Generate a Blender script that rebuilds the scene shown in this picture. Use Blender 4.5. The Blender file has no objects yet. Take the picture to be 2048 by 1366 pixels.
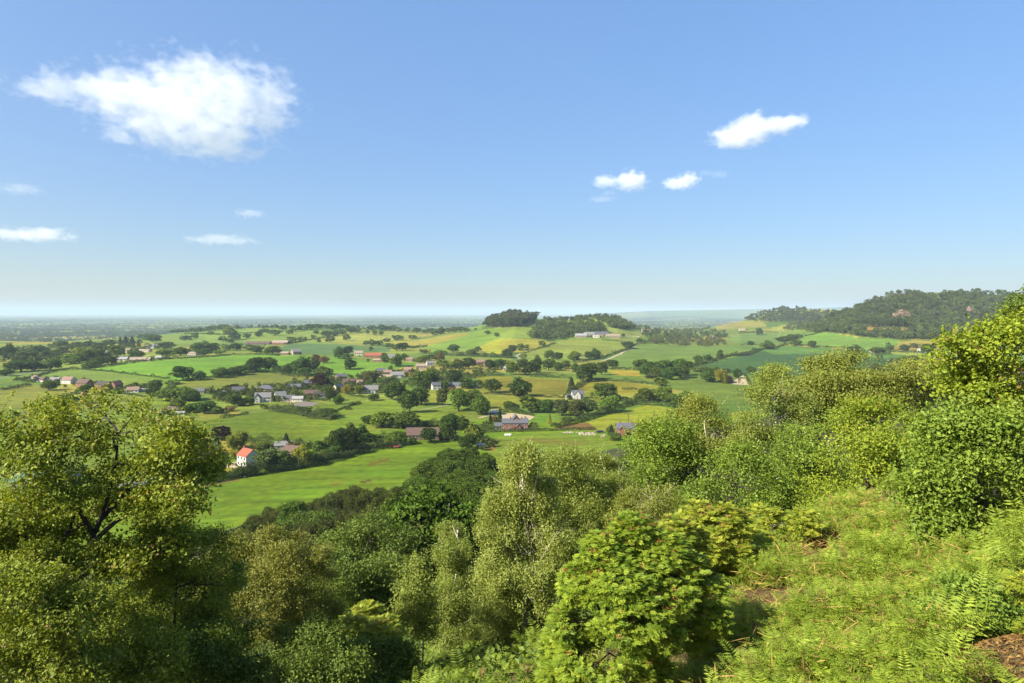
import bpy, math, random
import numpy as np
from mathutils import Vector, Matrix

# ------------------------------------------------------------------ camera, sky, sun, exposure
S = bpy.context.scene
COL = S.collection
FPX = 1300.0                       # focal length in pixels of the 2048 px wide photograph
PITCH = math.atan(58 / FPX)
cam_data = bpy.data.cameras.new('camera')
cam_data.sensor_width = 36.0
cam_data.lens = FPX / 2048 * 36.0
cam_data.clip_start = 0.1
cam_data.clip_end = 120000.0
camera = bpy.data.objects.new('camera', cam_data)
COL.objects.link(camera)
camera.location = (0, 0, 0)
camera.rotation_euler = (math.radians(90) - PITCH, 0, 0)
S.camera = camera

SUN = Vector((-0.70, -0.38, 0.60)).normalized()
world = bpy.data.worlds.new('World')
S.world = world
world.use_nodes = True
wn = world.node_tree
wn.nodes.clear()
w_out = wn.nodes.new('ShaderNodeOutputWorld')
w_bg = wn.nodes.new('ShaderNodeBackground')
sky = wn.nodes.new('ShaderNodeTexSky')
sky.sky_type = 'NISHITA'
sky.sun_disc = False
sky.sun_elevation = math.asin(SUN.z)
sky.sun_rotation = math.atan2(SUN.x, SUN.y)
sky.altitude = 150
sky.air_density = 0.7
sky.dust_density = 1.7
sky.ozone_density = 2.5
w_bg.inputs['Strength'].default_value = 0.13
# film response of the sky: compressed range, slightly deeper blue
w_bw = wn.nodes.new('ShaderNodeRGBToBW'); w_pw = wn.nodes.new('ShaderNodeMath'); w_pw.operation = 'POWER'; w_pw.inputs[1].default_value = -0.58
w_sc = wn.nodes.new('ShaderNodeVectorMath'); w_sc.operation = 'SCALE'
w_hs = wn.nodes.new('ShaderNodeHueSaturation'); w_hs.inputs['Saturation'].default_value = 1.13
w_mu = wn.nodes.new('ShaderNodeVectorMath'); w_mu.operation = 'MULTIPLY'; w_mu.inputs[1].default_value = (1.27, 1.19, 1.09)
wn.links.new(sky.outputs[0], w_bw.inputs[0]); wn.links.new(w_bw.outputs[0], w_pw.inputs[0])
wn.links.new(sky.outputs[0], w_sc.inputs[0]); wn.links.new(w_pw.outputs[0], w_sc.inputs['Scale'])
wn.links.new(w_sc.outputs[0], w_hs.inputs['Color']); wn.links.new(w_hs.outputs[0], w_mu.inputs[0])
wn.links.new(w_mu.outputs[0], w_bg.inputs[0])
wn.links.new(w_bg.outputs[0], w_out.inputs[0])

sun_data = bpy.data.lights.new('sun', 'SUN')
sun_data.energy = 5.0
sun_data.angle = math.radians(0.5)
sun_data.color = (1.0, 0.93, 0.80)
sun = bpy.data.objects.new('sun', sun_data)
COL.objects.link(sun)
sun.rotation_euler = SUN.to_track_quat('Z', 'Y').to_euler()

S.view_settings.view_transform = 'Standard'
S.view_settings.look = 'None'
S.view_settings.exposure = 1.35
S.view_settings.gamma = 1.0
S.render.engine = 'CYCLES'
cy = S.cycles
cy.max_bounces = 8
cy.diffuse_bounces = 3
cy.glossy_bounces = 1
cy.transmission_bounces = 3
cy.volume_bounces = 6
cy.transparent_max_bounces = 4
cy.caustics_reflective = False
cy.caustics_refractive = False
cy.use_denoising = True

# ------------------------------------------------------------------ helpers
def rgb(r, g, b, k=0.42):
    """sunlit picture colour (0-255) to a surface's base colour"""
    def lin(c):
        c /= 255.0
        return c / 12.92 if c <= 0.04045 else ((c + 0.055) / 1.055) ** 2.4
    return (lin(r) * k, lin(g) * k, lin(b) * k)

def mesh_np(name, verts, faces, mats=(), smooth=False, mat_idx=None):
    """verts (N,3); faces: an (M,k) array or a list of those arrays"""
    me = bpy.data.meshes.new(name)
    verts = np.asarray(verts, dtype=np.float32)
    if not isinstance(faces, (list, tuple)):
        faces = [faces]
    faces = [np.asarray(f, dtype=np.int32) for f in faces if len(f)]
    loops = np.concatenate([f.ravel() for f in faces])
    tot = np.concatenate([np.full(len(f), f.shape[1], np.int32) for f in faces])
    start = np.concatenate([[0], np.cumsum(tot)[:-1]]).astype(np.int32)
    me.vertices.add(len(verts)); me.vertices.foreach_set('co', verts.ravel())
    me.loops.add(len(loops)); me.loops.foreach_set('vertex_index', loops)
    me.polygons.add(len(tot)); me.polygons.foreach_set('loop_start', start)
    me.polygons.foreach_set('loop_total', tot)
    me.polygons.foreach_set('use_smooth', np.full(len(tot), bool(smooth)))
    if mat_idx is not None:
        me.polygons.foreach_set('material_index', np.asarray(mat_idx, np.int32))
    for m in mats:
        me.materials.append(m)
    me.update(calc_edges=True)
    return me

def face_attr(me, name, vals):
    a = me.attributes.new(name, 'FLOAT', 'FACE')
    a.data.foreach_set('value', np.asarray(vals, np.float32))

def link(name, me, parent=None):
    o = bpy.data.objects.new(name, me)
    COL.objects.link(o)
    if parent is not None:
        o.parent = parent
    return o

def tag(o, label=None, cat=None, group=None, kind=None):
    if label: o['label'] = label
    if cat: o['category'] = cat
    if group: o['group'] = group
    if kind: o['kind'] = kind
    return o

def thing(name, label, cat, loc=(0, 0, 0), rz=0.0, group=None):
    o = bpy.data.objects.new(name, None)
    COL.objects.link(o)
    o.location = loc
    o.rotation_euler = (0, 0, rz)
    o.empty_display_size = 0.2
    return tag(o, label, cat, group)

def copy_tree(o, parent=None):
    c = o.copy()
    COL.objects.link(c)
    c.parent = parent
    for ch in o.children:
        copy_tree(ch, c)
    return c

def material(name, col, rough=0.8, noise=0.0, scale=1.0, spec=0.3, metal=0.0):
    m = bpy.data.materials.new(name)
    m.use_nodes = True
    nt = m.node_tree
    b = nt.nodes['Principled BSDF']
    b.inputs['Base Color'].default_value = (*col, 1)
    b.inputs['Roughness'].default_value = rough
    b.inputs['Specular IOR Level'].default_value = spec
    b.inputs['Metallic'].default_value = metal
    if noise:
        tc = nt.nodes.new('ShaderNodeTexCoord')
        n = nt.nodes.new('ShaderNodeTexNoise')
        n.inputs['Scale'].default_value = scale
        n.inputs['Detail'].default_value = 5
        mr = nt.nodes.new('ShaderNodeMapRange')
        mr.inputs['From Min'].default_value = 0.25; mr.inputs['From Max'].default_value = 0.75
        mr.inputs['To Min'].default_value = 1 - noise; mr.inputs['To Max'].default_value = 1 + noise
        mx = nt.nodes.new('ShaderNodeVectorMath'); mx.operation = 'SCALE'
        mx.inputs[0].default_value = col
        nt.links.new(tc.outputs['Object'], n.inputs['Vector'])
        nt.links.new(n.outputs['Fac'], mr.inputs['Value'])
        nt.links.new(mr.outputs[0], mx.inputs['Scale'])
        nt.links.new(mx.outputs[0], b.inputs['Base Color'])
    return m

def leaf_material(name, dark, light, trans=0.35, use_obj=False, rough=0.5, warm=None, spec=0.35):
    """leaf colour runs dark -> light with each leaf's own 'tint'; warm is the rarer autumn-brown or bud colour at tint > 0.95"""
    m = bpy.data.materials.new(name)
    m.use_nodes = True
    nt = m.node_tree
    nt.nodes.clear()
    out = nt.nodes.new('ShaderNodeOutputMaterial')
    at = nt.nodes.new('ShaderNodeAttribute'); at.attribute_name = 'tint'
    cr = nt.nodes.new('ShaderNodeValToRGB')
    cr.color_ramp.elements[0].color = (*dark, 1)
    cr.color_ramp.elements[0].position = 0.0
    cr.color_ramp.elements[1].color = (*light, 1)
    cr.color_ramp.elements[1].position = 0.93
    if warm:
        e = cr.color_ramp.elements.new(0.97); e.color = (*warm, 1)
    nt.links.new(at.outputs['Fac'], cr.inputs[0])
    col = cr.outputs[0]
    if use_obj:
        oi = nt.nodes.new('ShaderNodeObjectInfo')
        mu = nt.nodes.new('ShaderNodeMix'); mu.data_type = 'RGBA'; mu.blend_type = 'MULTIPLY'
        mu.inputs['Factor'].default_value = 1.0
        nt.links.new(oi.outputs['Color'], mu.inputs['A'])
        nt.links.new(col, mu.inputs['B'])
        col = mu.outputs['Result']
    p = nt.nodes.new('ShaderNodeBsdfPrincipled')
    p.inputs['Roughness'].default_value = rough
    p.inputs['Specular IOR Level'].default_value = spec
    t = nt.nodes.new('ShaderNodeBsdfTranslucent')
    sc = nt.nodes.new('ShaderNodeMix'); sc.data_type = 'RGBA'; sc.blend_type = 'MULTIPLY'
    sc.inputs['Factor'].default_value = 1.0
    sc.inputs['B'].default_value = (1.25, 1.15, 0.5, 1)
    nt.links.new(col, sc.inputs['A'])
    mix = nt.nodes.new('ShaderNodeMixShader'); mix.inputs[0].default_value = trans
    nt.links.new(col, p.inputs['Base Color'])
    nt.links.new(sc.outputs['Result'], t.inputs['Color'])
    nt.links.new(p.outputs[0], mix.inputs[1]); nt.links.new(t.outputs[0], mix.inputs[2])
    nt.links.new(mix.outputs[0], out.inputs['Surface'])
    return m

# ------------------------------------------------------------------ terrain shape (metres, eye at z = 0)
def sstep(t):
    t = np.clip(t, 0, 1)
    return t * t * (3 - 2 * t)

PROF_D = [-400, -60, -8, 0, 1.3, 3.6, 6.8, 9, 12, 15, 20, 30, 60, 100, 150, 220, 280, 1e6]
PROF_Z = [12, 3, -1.4, -2.1, -2.8, -4.2, -5.0, -6.6, -8.5, -10.5, -14, -19, -32, -45, -57, -67, -70, -70]
RIDGES = [  # crest depth, front length, back length, crest line (photo column -> row)
    (1750, 560, 1100, [1560, 1600, 1650, 1690, 1750, 1800, 1850, 1960, 2030, 2150, 2500, 3200], [672, 657, 641, 626, 603, 587, 585, 587, 593, 600, 640, 690]),
    (2700, 700, 900, [1410, 1440, 1480, 1520, 1560, 1620, 1680, 1740, 1820, 1950], [660, 651, 643, 629, 619, 619, 620, 625, 640, 660]),
    (1800, 680, 600, [830, 870, 920, 965, 1000, 1030, 1060, 1100, 1150, 1200, 1235, 1270, 1310, 1370], [676, 668, 660, 650, 638, 631, 634, 642, 638, 634, 638, 652, 664, 676]),
    (2050, 800, 500, [230, 300, 350, 430, 520, 620, 700, 800, 880, 960], [682, 673, 667, 659, 656, 655, 656, 660, 666, 672]),
    (16000, 5000, 6000, [1150, 1240, 1300, 1400, 1520, 1700, 1800, 2050, 2600], [630, 625, 622, 620, 618, 614, 617, 620, 624]),
]

def height(X, Y):
    X = np.asarray(X, float); Y = np.asarray(Y, float)
    d = 0.76 * Y - 0.65 * X
    z = np.interp(d, PROF_D, PROF_Z)
    fwd = np.maximum(Y, 1.0)
    u = np.where(Y > 1, 1024 + FPX * np.clip(X / fwd, -3, 3), np.where(X > 0, 4900, -2900))
    far = sstep((Y - 320) / 500)
    z = z + far * (2.2 * np.sin(X / 71 + 0.6) * np.sin(Y / 103 + 1.1) + 1.5 * np.sin((X + Y) / 49))
    # convex field in the left middle distance, low swell in the near meadows
    z = z + 7.0 * np.exp(-(((X + 400) / 190) ** 2 + ((Y - 930) / 230) ** 2))
    z = z + 3.5 * np.exp(-(((X + 130) / 80) ** 2 + ((Y - 400) / 60) ** 2))
    y0 = np.interp(u, [-300, 150, 350, 450, 900, 1300, 1500, 1800], [1350, 1400, 1700, 2500, 2500, 2300, 2800, 2800])
    z = z - 55 * sstep((Y - y0) / 1500)
    for yc, lf, lb, us, vs in RIDGES:
        zc = -(np.interp(u, us, vs) - 625.0) / FPX * yc
        inside = (u > us[0]) & (u < us[-1]) & (Y > 50)
        t = (Y - yc)
        sh = np.where(t < 0, sstep(1 + t / lf), sstep(1 - t / lb))
        z = np.where(inside, z + np.maximum(zc - z, 0) * sh, z)
    # hollow where the rowan and the birches root
    z = z - 1.5 * np.exp(-(((X - 1.0) / 2.0) ** 2 + ((Y - 9.6) / 2.6) ** 2))
    # fine lumps on the near slope
    nr = 1 - sstep((np.hypot(X, Y) - 60) / 60)
    z = z + nr * (0.12 * np.sin(X * 1.9 + 0.4) * np.sin(Y * 1.6) + 0.07 * np.sin(X * 4.3 + Y * 3.1))
    return z

CP, SP = math.cos(PITCH), math.sin(PITCH)

def project(X, Y, Z):
    zc = Y * CP - Z * SP
    yc = Y * SP + Z * CP
    zc = np.where(zc > 0.01, zc, np.nan)
    return 1024 + FPX * X / zc, 683 - FPX * yc / zc

_MARCH = np.concatenate([np.geomspace(3, 300, 500), np.geomspace(301, 4000, 900), np.geomspace(4010, 45000, 300)])

def ground(u, v, ymin=3.0):
    """point of the terrain seen at photo pixel (u, v)"""
    u = np.atleast_1d(np.asarray(u, float)); v = np.atleast_1d(np.asarray(v, float))
    dx = (u - 1024) / FPX; dy = -(v - 683) / FPX
    ry = CP + SP * dy; rz = -SP + CP * dy
    kx = dx / ry; kz = rz / ry
    Ys = _MARCH[_MARCH >= ymin]
    out = np.zeros((len(u), 3))
    for i in range(len(u)):
        h = height(kx[i] * Ys, Ys) - kz[i] * Ys
        j = np.argmax(h > 0) if (h > 0).any() else len(Ys) - 1
        if j > 0:
            a, b = Ys[j - 1], Ys[j]
            ha, hb = h[j - 1], h[j]
            y = a + (b - a) * (-ha) / (hb - ha) if hb != ha else b
        else:
            y = Ys[0]
        out[i] = (kx[i] * y, y, float(height(kx[i] * y, y)))
    return out

def at_depth(u, v, y):
    """point at depth y seen at photo pixel (u, v)"""
    dx = (u - 1024) / FPX; dy = -(v - 683) / FPX
    ry = CP + SP * dy; rz = -SP + CP * dy
    return np.array([dx / ry * y, y, rz / ry * y])

# reading grids of the photograph: origin and magnification of each enlarged view that was measured
VIEW = {'A': (0, 600, 3.9385), 'B': (500, 600, 3.9385), 'C': (1000, 600, 3.9385), 'D': (1480, 560, 3.6056),
        'E': (300, 780, 3.9385), 'F': (780, 760, 3.9385), 'P': (0, 0, 1.0)}

def px(view, x, y):
    ox, oy, s = VIEW[view]
    return ox + x / s, oy + y / s

def inside_poly(u, v, poly):
    c = np.zeros(u.shape, bool)
    n = len(poly)
    for i in range(n):
        x1, y1 = poly[i]; x2, y2 = poly[i - 1]
        if y1 == y2:
            continue
        cond = ((y1 > v) != (y2 > v)) & (u < (x2 - x1) * (v - y1) / (y2 - y1) + x1)
        c ^= cond
    return c
# ------------------------------------------------------------------ the fields: outline, sunlit colour
FIELDS = [
 ('P', [(-400,770),(150,790),(400,800),(400,1000),(-400,1000)], (126,152,62)),
 ('D', [(560,335),(640,290),(700,245),(800,205),(900,155),(1000,110),(1100,83),(1200,72),(1400,75),(1800,75),(2300,90),(2300,520),(1900,520),(1460,440),(1320,425),(1190,432),(1050,418),(900,418),(780,392),(600,372)], (84,100,56)),
 ('A', [(0,640),(440,560),(690,545),(1340,625),(1390,660),(1180,680),(950,640),(600,610),(250,610),(0,660)], (122,152,72)),
 ('A', [(0,690),(250,660),(420,690),(640,740),(640,830),(400,850),(0,850)], (142,152,72)),
 ('A', [(690,545),(1000,500),(1420,465),(1850,432),(2060,428),(2060,560),(1900,590),(1650,615),(1400,642)], (116,166,60)),
 ('A', [(1385,670),(1600,625),(1930,585),(2060,565),(2060,695),(1900,700),(1690,715),(1500,690)], (130,143,68)),
 ('A', [(660,740),(960,740),(1150,770),(1150,850),(640,850)], (132,152,66)),
 ('A', [(1450,265),(1740,240),(1850,220),(2060,215),(2060,330),(1750,335),(1520,350),(1400,340),(1520,290)], (132,165,84)),
 ('A', [(1080,325),(1350,298),(1500,280),(1400,345),(1260,350)], (132,160,82)),
 ('A', [(1620,790),(1700,750),(1800,755),(1800,795)], (125,142,60)),
 ('B', [(-20,430),(500,440),(720,440),(1000,490),(1330,490),(1320,520),(1240,530),(1000,570),(840,610),(620,610),(480,605),(200,580),(-20,560)], (116,166,62)),
 ('B', [(-20,565),(200,580),(480,610),(430,640),(300,690),(-20,705)], (130,143,68)),
 ('B', [(0,215),(260,235),(560,240),(560,290),(300,340),(0,330)], (140,168,84)),
 ('B', [(240,375),(500,310),(580,330),(720,350),(340,340)], (135,165,84)),
 ('B', [(240,378),(330,340),(700,350),(900,360),(1120,380),(1090,410),(800,420),(600,430),(220,420)], (98,134,92)),
 ('B', [(560,300),(700,250),(860,255),(1150,250),(1350,275),(1240,320),(1050,340),(900,360),(720,345),(560,330)], (165,176,92)),
 ('B', [(1060,335),(1240,325),(1640,262),(1760,252),(1660,290),(1400,365),(1240,360)], (172,170,86)),
 ('B', [(1400,365),(1660,290),(1780,240),(1860,230),(2060,215),(2060,300),(1930,310),(1800,370),(1700,400),(1450,410),(1390,380)], (130,168,74)),
 ('B', [(1800,370),(1930,310),(2060,300),(2060,430),(1960,440),(1830,400)], (170,178,64)),
 ('B', [(1530,440),(2060,460),(2060,482),(1700,472),(1530,470)], (130,153,70)),
 ('B', [(1730,215),(1830,195),(1830,225),(1750,240)], (130,163,84)),
 ('B', [(1780,600),(1960,600),(2060,600),(2060,735),(1850,735),(1790,690)], (134,140,54)),
 ('B', [(1870,755),(2060,765),(2060,870),(1890,870)], (134,147,58)),
 ('B', [(1420,720),(1480,720),(1480,800),(1420,830)], (150,160,58)),
 ('B', [(1470,560),(1700,600),(1640,620),(1470,620)], (122,150,60)),
 ('B', [(1180,640),(1270,640),(1270,720),(1180,720)], (126,153,58)),
 ('B', [(430,870),(560,810),(700,830),(920,795),(1180,795),(1180,860),(1300,870),(1560,830),(1720,880),(1560,970),(1330,990),(1250,930),(980,940),(800,970),(660,940),(500,850)], (124,152,54)),
 ('B', [(700,750),(930,760),(920,790),(700,820)], (118,142,58)),
 ('C', [(0,215),(180,215),(300,170),(420,170),(250,230),(240,300),(0,300)], (140,168,78)),
 ('C', [(0,300),(330,310),(400,340),(330,370),(180,420),(100,420),(0,440)], (172,174,74)),
 ('C', [(430,185),(560,160),(760,145),(880,155),(830,190),(560,195)], (150,178,88)),
 ('C', [(850,220),(1100,235),(1150,280),(1100,330),(980,330),(850,300)], (145,163,94)),
 ('C', [(440,330),(560,310),(800,310),(980,335),(970,400),(800,450),(640,470),(430,410),(230,450),(180,425),(340,375)], (142,160,80)),
 ('C', [(180,440),(420,415),(640,475),(600,500),(480,560),(330,560),(180,480)], (140,165,75)),
 ('C', [(1100,350),(1600,370),(1850,350),(2060,345),(2060,395),(1860,430),(1680,470),(1500,520),(1300,530),(1090,540),(940,530),(830,480),(960,410)], (116,148,74)),
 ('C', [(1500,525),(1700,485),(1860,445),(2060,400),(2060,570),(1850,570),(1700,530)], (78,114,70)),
 ('C', [(850,560),(900,548),(1090,560),(1105,600),(900,592)], (176,165,66)),
 ('C', [(720,600),(850,560),(900,592),(1105,605),(1170,655),(730,628)], (112,143,60)),
 ('C', [(230,590),(360,570),(620,585),(620,625),(240,612)], (118,148,60)),
 ('C', [(0,625),(230,612),(540,632),(510,740),(400,768),(240,750),(0,738)], (136,136,56)),
 ('C', [(610,695),(700,642),(840,640),(1230,678),(1060,750),(920,740),(760,700),(700,740)], (158,158,58)),
 ('C', [(1310,640),(1500,580),(1620,600),(1620,660),(2060,680),(2060,840),(1820,780),(1560,740),(1330,690)], (116,143,64)),
 ('C', [(1900,580),(2060,590),(2060,670),(1970,670)], (124,155,70)),
 ('C', [(650,980),(850,900),(960,880),(1160,828),(1350,850),(1390,900),(1160,1030),(500,1030)], (146,160,54)),
 ('C', [(0,760),(250,772),(520,785),(520,790),(760,700),(820,740),(860,800),(400,800),(0,830)], (130,147,58)),
 ('C', [(400,800),(860,800),(860,900),(430,900)], (112,140,56)),
 ('C', [(1660,200),(1800,170),(1900,160),(2060,180),(2060,215),(1900,215),(1750,235)], (164,163,94)),
 ('C', [(1780,290),(2060,250),(2060,340),(1850,345)], (126,158,84)),
 ('C', [(1830,880),(1960,880),(1960,960),(1830,940)], (150,168,54)),
 ('C', [(230,930),(380,920),(380,970),(260,975)], (104,150,50)),
 ('D', [(0,390),(300,375),(550,375),(440,410),(330,460),(0,465)], (116,148,80)),
 ('D', [(0,470),(160,475),(330,462),(160,500),(0,540)], (112,146,76)),
 ('D', [(450,410),(600,375),(700,385),(850,415),(1000,420),(1180,430),(1110,475),(1080,510),(840,495),(560,480),(430,460)], (120,162,78)),
 ('D', [(1110,480),(1190,435),(1320,430),(1460,435),(1440,500),(1330,520),(1100,515)], (165,157,84)),
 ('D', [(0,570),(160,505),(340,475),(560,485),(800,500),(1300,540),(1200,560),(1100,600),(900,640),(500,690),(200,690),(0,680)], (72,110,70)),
 ('D', [(160,505),(340,475),(560,485),(800,500),(1300,535),(1150,560),(900,560),(800,535),(400,530),(250,540)], (100,143,74)),
 ('D', [(1080,520),(1330,530),(1310,545),(1100,535)], (165,178,84)),
 ('D', [(1020,690),(1280,600),(1400,550),(1480,545),(1480,660),(1140,720)], (152,130,94)),
 ('D', [(0,290),(180,310),(190,340),(0,345)], (162,163,90)),
 ('D', [(490,208),(665,206),(665,232),(500,230)], (170,168,80)),
 ('D', [(880,350),(940,336),(1040,343),(1240,343),(1230,362),(1040,372),(920,372)], (168,138,80)),
 ('D', [(780,360),(900,372),(1040,372),(1040,412),(900,417),(780,392)], (120,128,64)),
 ('D', [(1250,60),(1400,60),(1500,90),(1450,140),(1300,130)], (110,135,70)),
 ('E', [(200,275),(430,240),(600,213),(780,188),(960,160),(1200,210),(1450,240),(1680,250),(1700,280),(1430,300),(1330,400),(820,415),(720,405),(620,345),(480,335),(180,330)], (114,142,46)),
 ('E', [(200,270),(430,238),(600,213),(780,188),(700,193),(480,213),(200,238)], (142,158,64)),
 ('E', [(225,297),(300,275),(380,272),(335,308),(228,312)], (124,94,62)),
 ('E', [(370,750),(650,705),(1000,655),(1350,590),(1700,490),(1800,450),(2060,420),(2060,600),(1870,720),(1550,840),(1300,900),(600,1103),(100,1300),(-1200,1300),(-1200,900),(200,900)], (116,152,42)),
 ('E', [(1690,597),(1760,570),(1880,535),(1890,545),(1860,562),(1730,598)], (136,128,66)),
 ('E', [(1640,728),(1690,712),(1745,704),(1735,720),(1670,735)], (108,92,52)),
 ('E', [(1410,747),(1460,725),(1525,713),(1505,742),(1450,750)], (140,138,64)),
 ('E', [(370,752),(640,707),(720,697),(700,715),(395,768)], (142,130,84)),
 ('E', [(520,625),(680,615),(640,665),(540,650)], (152,150,60)),
 ('F', [(730,480),(900,440),(1340,412),(1500,440),(1700,460),(1820,490),(1500,620),(1100,640),(830,660),(730,540)], (126,152,56)),
 ('F', [(770,130),(1030,140),(1300,170),(1300,210),(1000,200),(800,230),(790,200)], (136,147,60)),
 ('F', [(1280,385),(1400,350),(1560,335),(1640,392)], (136,112,76)),
 ('F', [(735,528),(830,520),(835,560),(740,548)], (152,130,72)),
 ('F', [(1000,445),(1300,470),(1600,490),(1500,520),(1200,500)], (136,140,66)),
]

def build_terrain():
    radii = [0.0, 1.0]
    r = 2.0
    while r < 48000:
        radii.append(r)
        r *= 1.013 if r < 150 else (1.0078 if r < 900 else (1.011 if r < 3200 else 1.03))
    radii = np.array(radii[1:])
    az = np.concatenate([np.radians(np.linspace(-180, -50, 44))[:-1], np.radians(np.linspace(-50, 50, 900)), np.radians(np.linspace(50, 180, 44))[1:-1]])
    R, A = np.meshgrid(radii, az, indexing='ij')
    X = R * np.sin(A); Y = R * np.cos(A)
    Z = height(X, Y)
    nr, na = R.shape
    U, V = project(X, Y, Z)
    U = np.nan_to_num(U, nan=-9999); V = np.nan_to_num(V, nan=-9999)
    rng = np.random.default_rng(4)
    # patchwork of unmapped and far fields: jittered cells with their own crop
    def patch(cw, cd, ang, seed):
        c, s = math.cos(ang), math.sin(ang)
        p = (X * c + Y * s) / cw; q = (-X * s + Y * c) / cd
        q = q + 0.35 * np.sin(np.floor(p) * 2.7)
        p = p + 0.3 * np.sin(np.floor(q) * 1.9 + 1)
        h = np.sin(np.floor(p) * 127.1 + np.floor(q) * 311.7 + seed) * 43758.5453
        return h - np.floor(h)
    pal = np.array([rgb(118,150,70), rgb(138,160,76), rgb(110,146,66), rgb(160,165,84), rgb(126,150,70), rgb(98,132,70), rgb(176,172,90), rgb(120,156,74)])
    h1 = patch(190, 120, 0.35, 0); h2 = patch(700, 380, 0.2, 5)
    far = (Y > 2600)[..., None]
    C = np.where(far, pal[(h2 * 8).astype(int)], pal[(h1 * 8).astype(int)])
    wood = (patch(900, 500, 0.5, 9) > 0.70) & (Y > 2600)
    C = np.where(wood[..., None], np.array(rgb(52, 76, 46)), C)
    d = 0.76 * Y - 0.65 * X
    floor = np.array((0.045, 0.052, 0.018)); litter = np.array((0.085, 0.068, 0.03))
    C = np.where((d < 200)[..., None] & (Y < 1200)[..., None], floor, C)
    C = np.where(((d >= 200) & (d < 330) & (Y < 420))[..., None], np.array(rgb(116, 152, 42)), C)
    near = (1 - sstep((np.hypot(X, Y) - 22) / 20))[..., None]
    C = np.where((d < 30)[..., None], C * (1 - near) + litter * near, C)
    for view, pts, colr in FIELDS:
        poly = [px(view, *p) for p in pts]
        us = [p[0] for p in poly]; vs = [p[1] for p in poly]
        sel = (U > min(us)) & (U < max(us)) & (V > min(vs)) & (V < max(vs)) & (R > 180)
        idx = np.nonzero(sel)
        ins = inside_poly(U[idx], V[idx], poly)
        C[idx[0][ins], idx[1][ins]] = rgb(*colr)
    C = C * np.where((d > 200)[..., None], np.array((1.08, 1.06, 0.64)), 1.0)
    C = C * np.where((Y > 4500)[..., None], np.array((0.74, 0.80, 0.90)), 1.0)  # distance haze put into the far land's colour: darker and bluer
    verts = np.stack([X, Y, Z], -1).reshape(-1, 3)
    verts = np.concatenate([verts, [[0, 0, float(height(0.0, 0.0))]]])
    i = np.arange(nr - 1)[:, None] * na + np.arange(na)[None, :]
    j = np.arange(nr - 1)[:, None] * na + (np.arange(na)[None, :] + 1) % na
    quads = np.stack([i, i + na, j + na, j], -1).reshape(-1, 4)[:, ::-1]
    k = np.arange(na)
    tris = np.stack([np.full(na, len(verts) - 1), k, (k + 1) % na], -1)[:, ::-1]
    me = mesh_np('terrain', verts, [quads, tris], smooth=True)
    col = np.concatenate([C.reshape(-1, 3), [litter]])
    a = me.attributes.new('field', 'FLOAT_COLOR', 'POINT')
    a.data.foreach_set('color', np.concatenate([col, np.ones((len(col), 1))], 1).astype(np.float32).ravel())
    m = bpy.data.materials.new('fields'); m.use_nodes = True
    nt = m.node_tree
    b = nt.nodes['Principled BSDF']
    b.inputs['Roughness'].default_value = 0.95
    b.inputs['Specular IOR Level'].default_value = 0.1
    at = nt.nodes.new('ShaderNodeAttribute'); at.attribute_name = 'field'
    geo = nt.nodes.new('ShaderNodeNewGeometry')
    prev = None
    def noise(scale, vec, lo, hi, detail=4):
        n = nt.nodes.new('ShaderNodeTexNoise'); n.inputs['Scale'].default_value = scale; n.inputs['Detail'].default_value = detail
        nt.links.new(vec, n.inputs['Vector'])
        r_ = nt.nodes.new('ShaderNodeMapRange')
        r_.inputs['From Min'].default_value = 0.3; r_.inputs['From Max'].default_value = 0.7
        r_.inputs['To Min'].default_value = lo; r_.inputs['To Max'].default_value = hi
        nt.links.new(n.outputs['Fac'], r_.inputs['Value'])
        return r_.outputs[0]
    mp = nt.nodes.new('ShaderNodeMapping'); mp.inputs['Rotation'].default_value = (0, 0, math.radians(-24)); mp.inputs['Scale'].default_value = (0.10, 1, 1)
    nt.links.new(geo.outputs['Position'], mp.inputs['Vector'])
    mp2 = nt.nodes.new('ShaderNodeMapping'); mp2.inputs['Rotation'].default_value = (0, 0, math.radians(38)); mp2.inputs['Scale'].default_value = (0.02, 1, 1)
    nt.links.new(geo.outputs['Position'], mp2.inputs['Vector'])
    mul_ = nt.nodes.new('ShaderNodeMath'); mul_.operation = 'MULTIPLY'
    nt.links.new(noise(0.10, mp2.outputs[0], 0.94, 1.06, 2), mul_.inputs[0]); nt.links.new(noise(0.0035, geo.outputs['Position'], 0.88, 1.12, 3), mul_.inputs[1])
    f = [noise(0.016, geo.outputs['Position'], 0.82, 1.18), noise(0.25, geo.outputs['Position'], 0.76, 1.24, 6), noise(0.18, mp.outputs[0], 0.76, 1.24, 3)]
    m1 = nt.nodes.new('ShaderNodeMath'); m1.operation = 'MULTIPLY'; nt.links.new(f[0], m1.inputs[0]); nt.links.new(f[1], m1.inputs[1])
    m2 = nt.nodes.new('ShaderNodeMath'); m2.operation = 'MULTIPLY'; nt.links.new(m1.outputs[0], m2.inputs[0]); nt.links.new(f[2], m2.inputs[1])
    m3 = nt.nodes.new('ShaderNodeMath'); m3.operation = 'MULTIPLY'; nt.links.new(m2.outputs[0], m3.inputs[0]); nt.links.new(mul_.outputs[0], m3.inputs[1]); m2 = m3
    sc = nt.nodes.new('ShaderNodeVectorMath'); sc.operation = 'SCALE'
    nt.links.new(at.outputs['Color'], sc.inputs[0]); nt.links.new(m2.outputs[0], sc.inputs['Scale'])
    # buttercup-yellow and rank green drifts
    hs = nt.nodes.new('ShaderNodeHueSaturation')
    hu = noise(0.045, geo.outputs['Position'], 0.474, 0.506, 5)
    nt.links.new(hu, hs.inputs['Hue'])
    nt.links.new(sc.outputs[0], hs.inputs['Color'])
    nt.links.new(hs.outputs[0], b.inputs['Base Color'])
    me.materials.append(m)
    tag(link('terrain', me), kind='structure')

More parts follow.
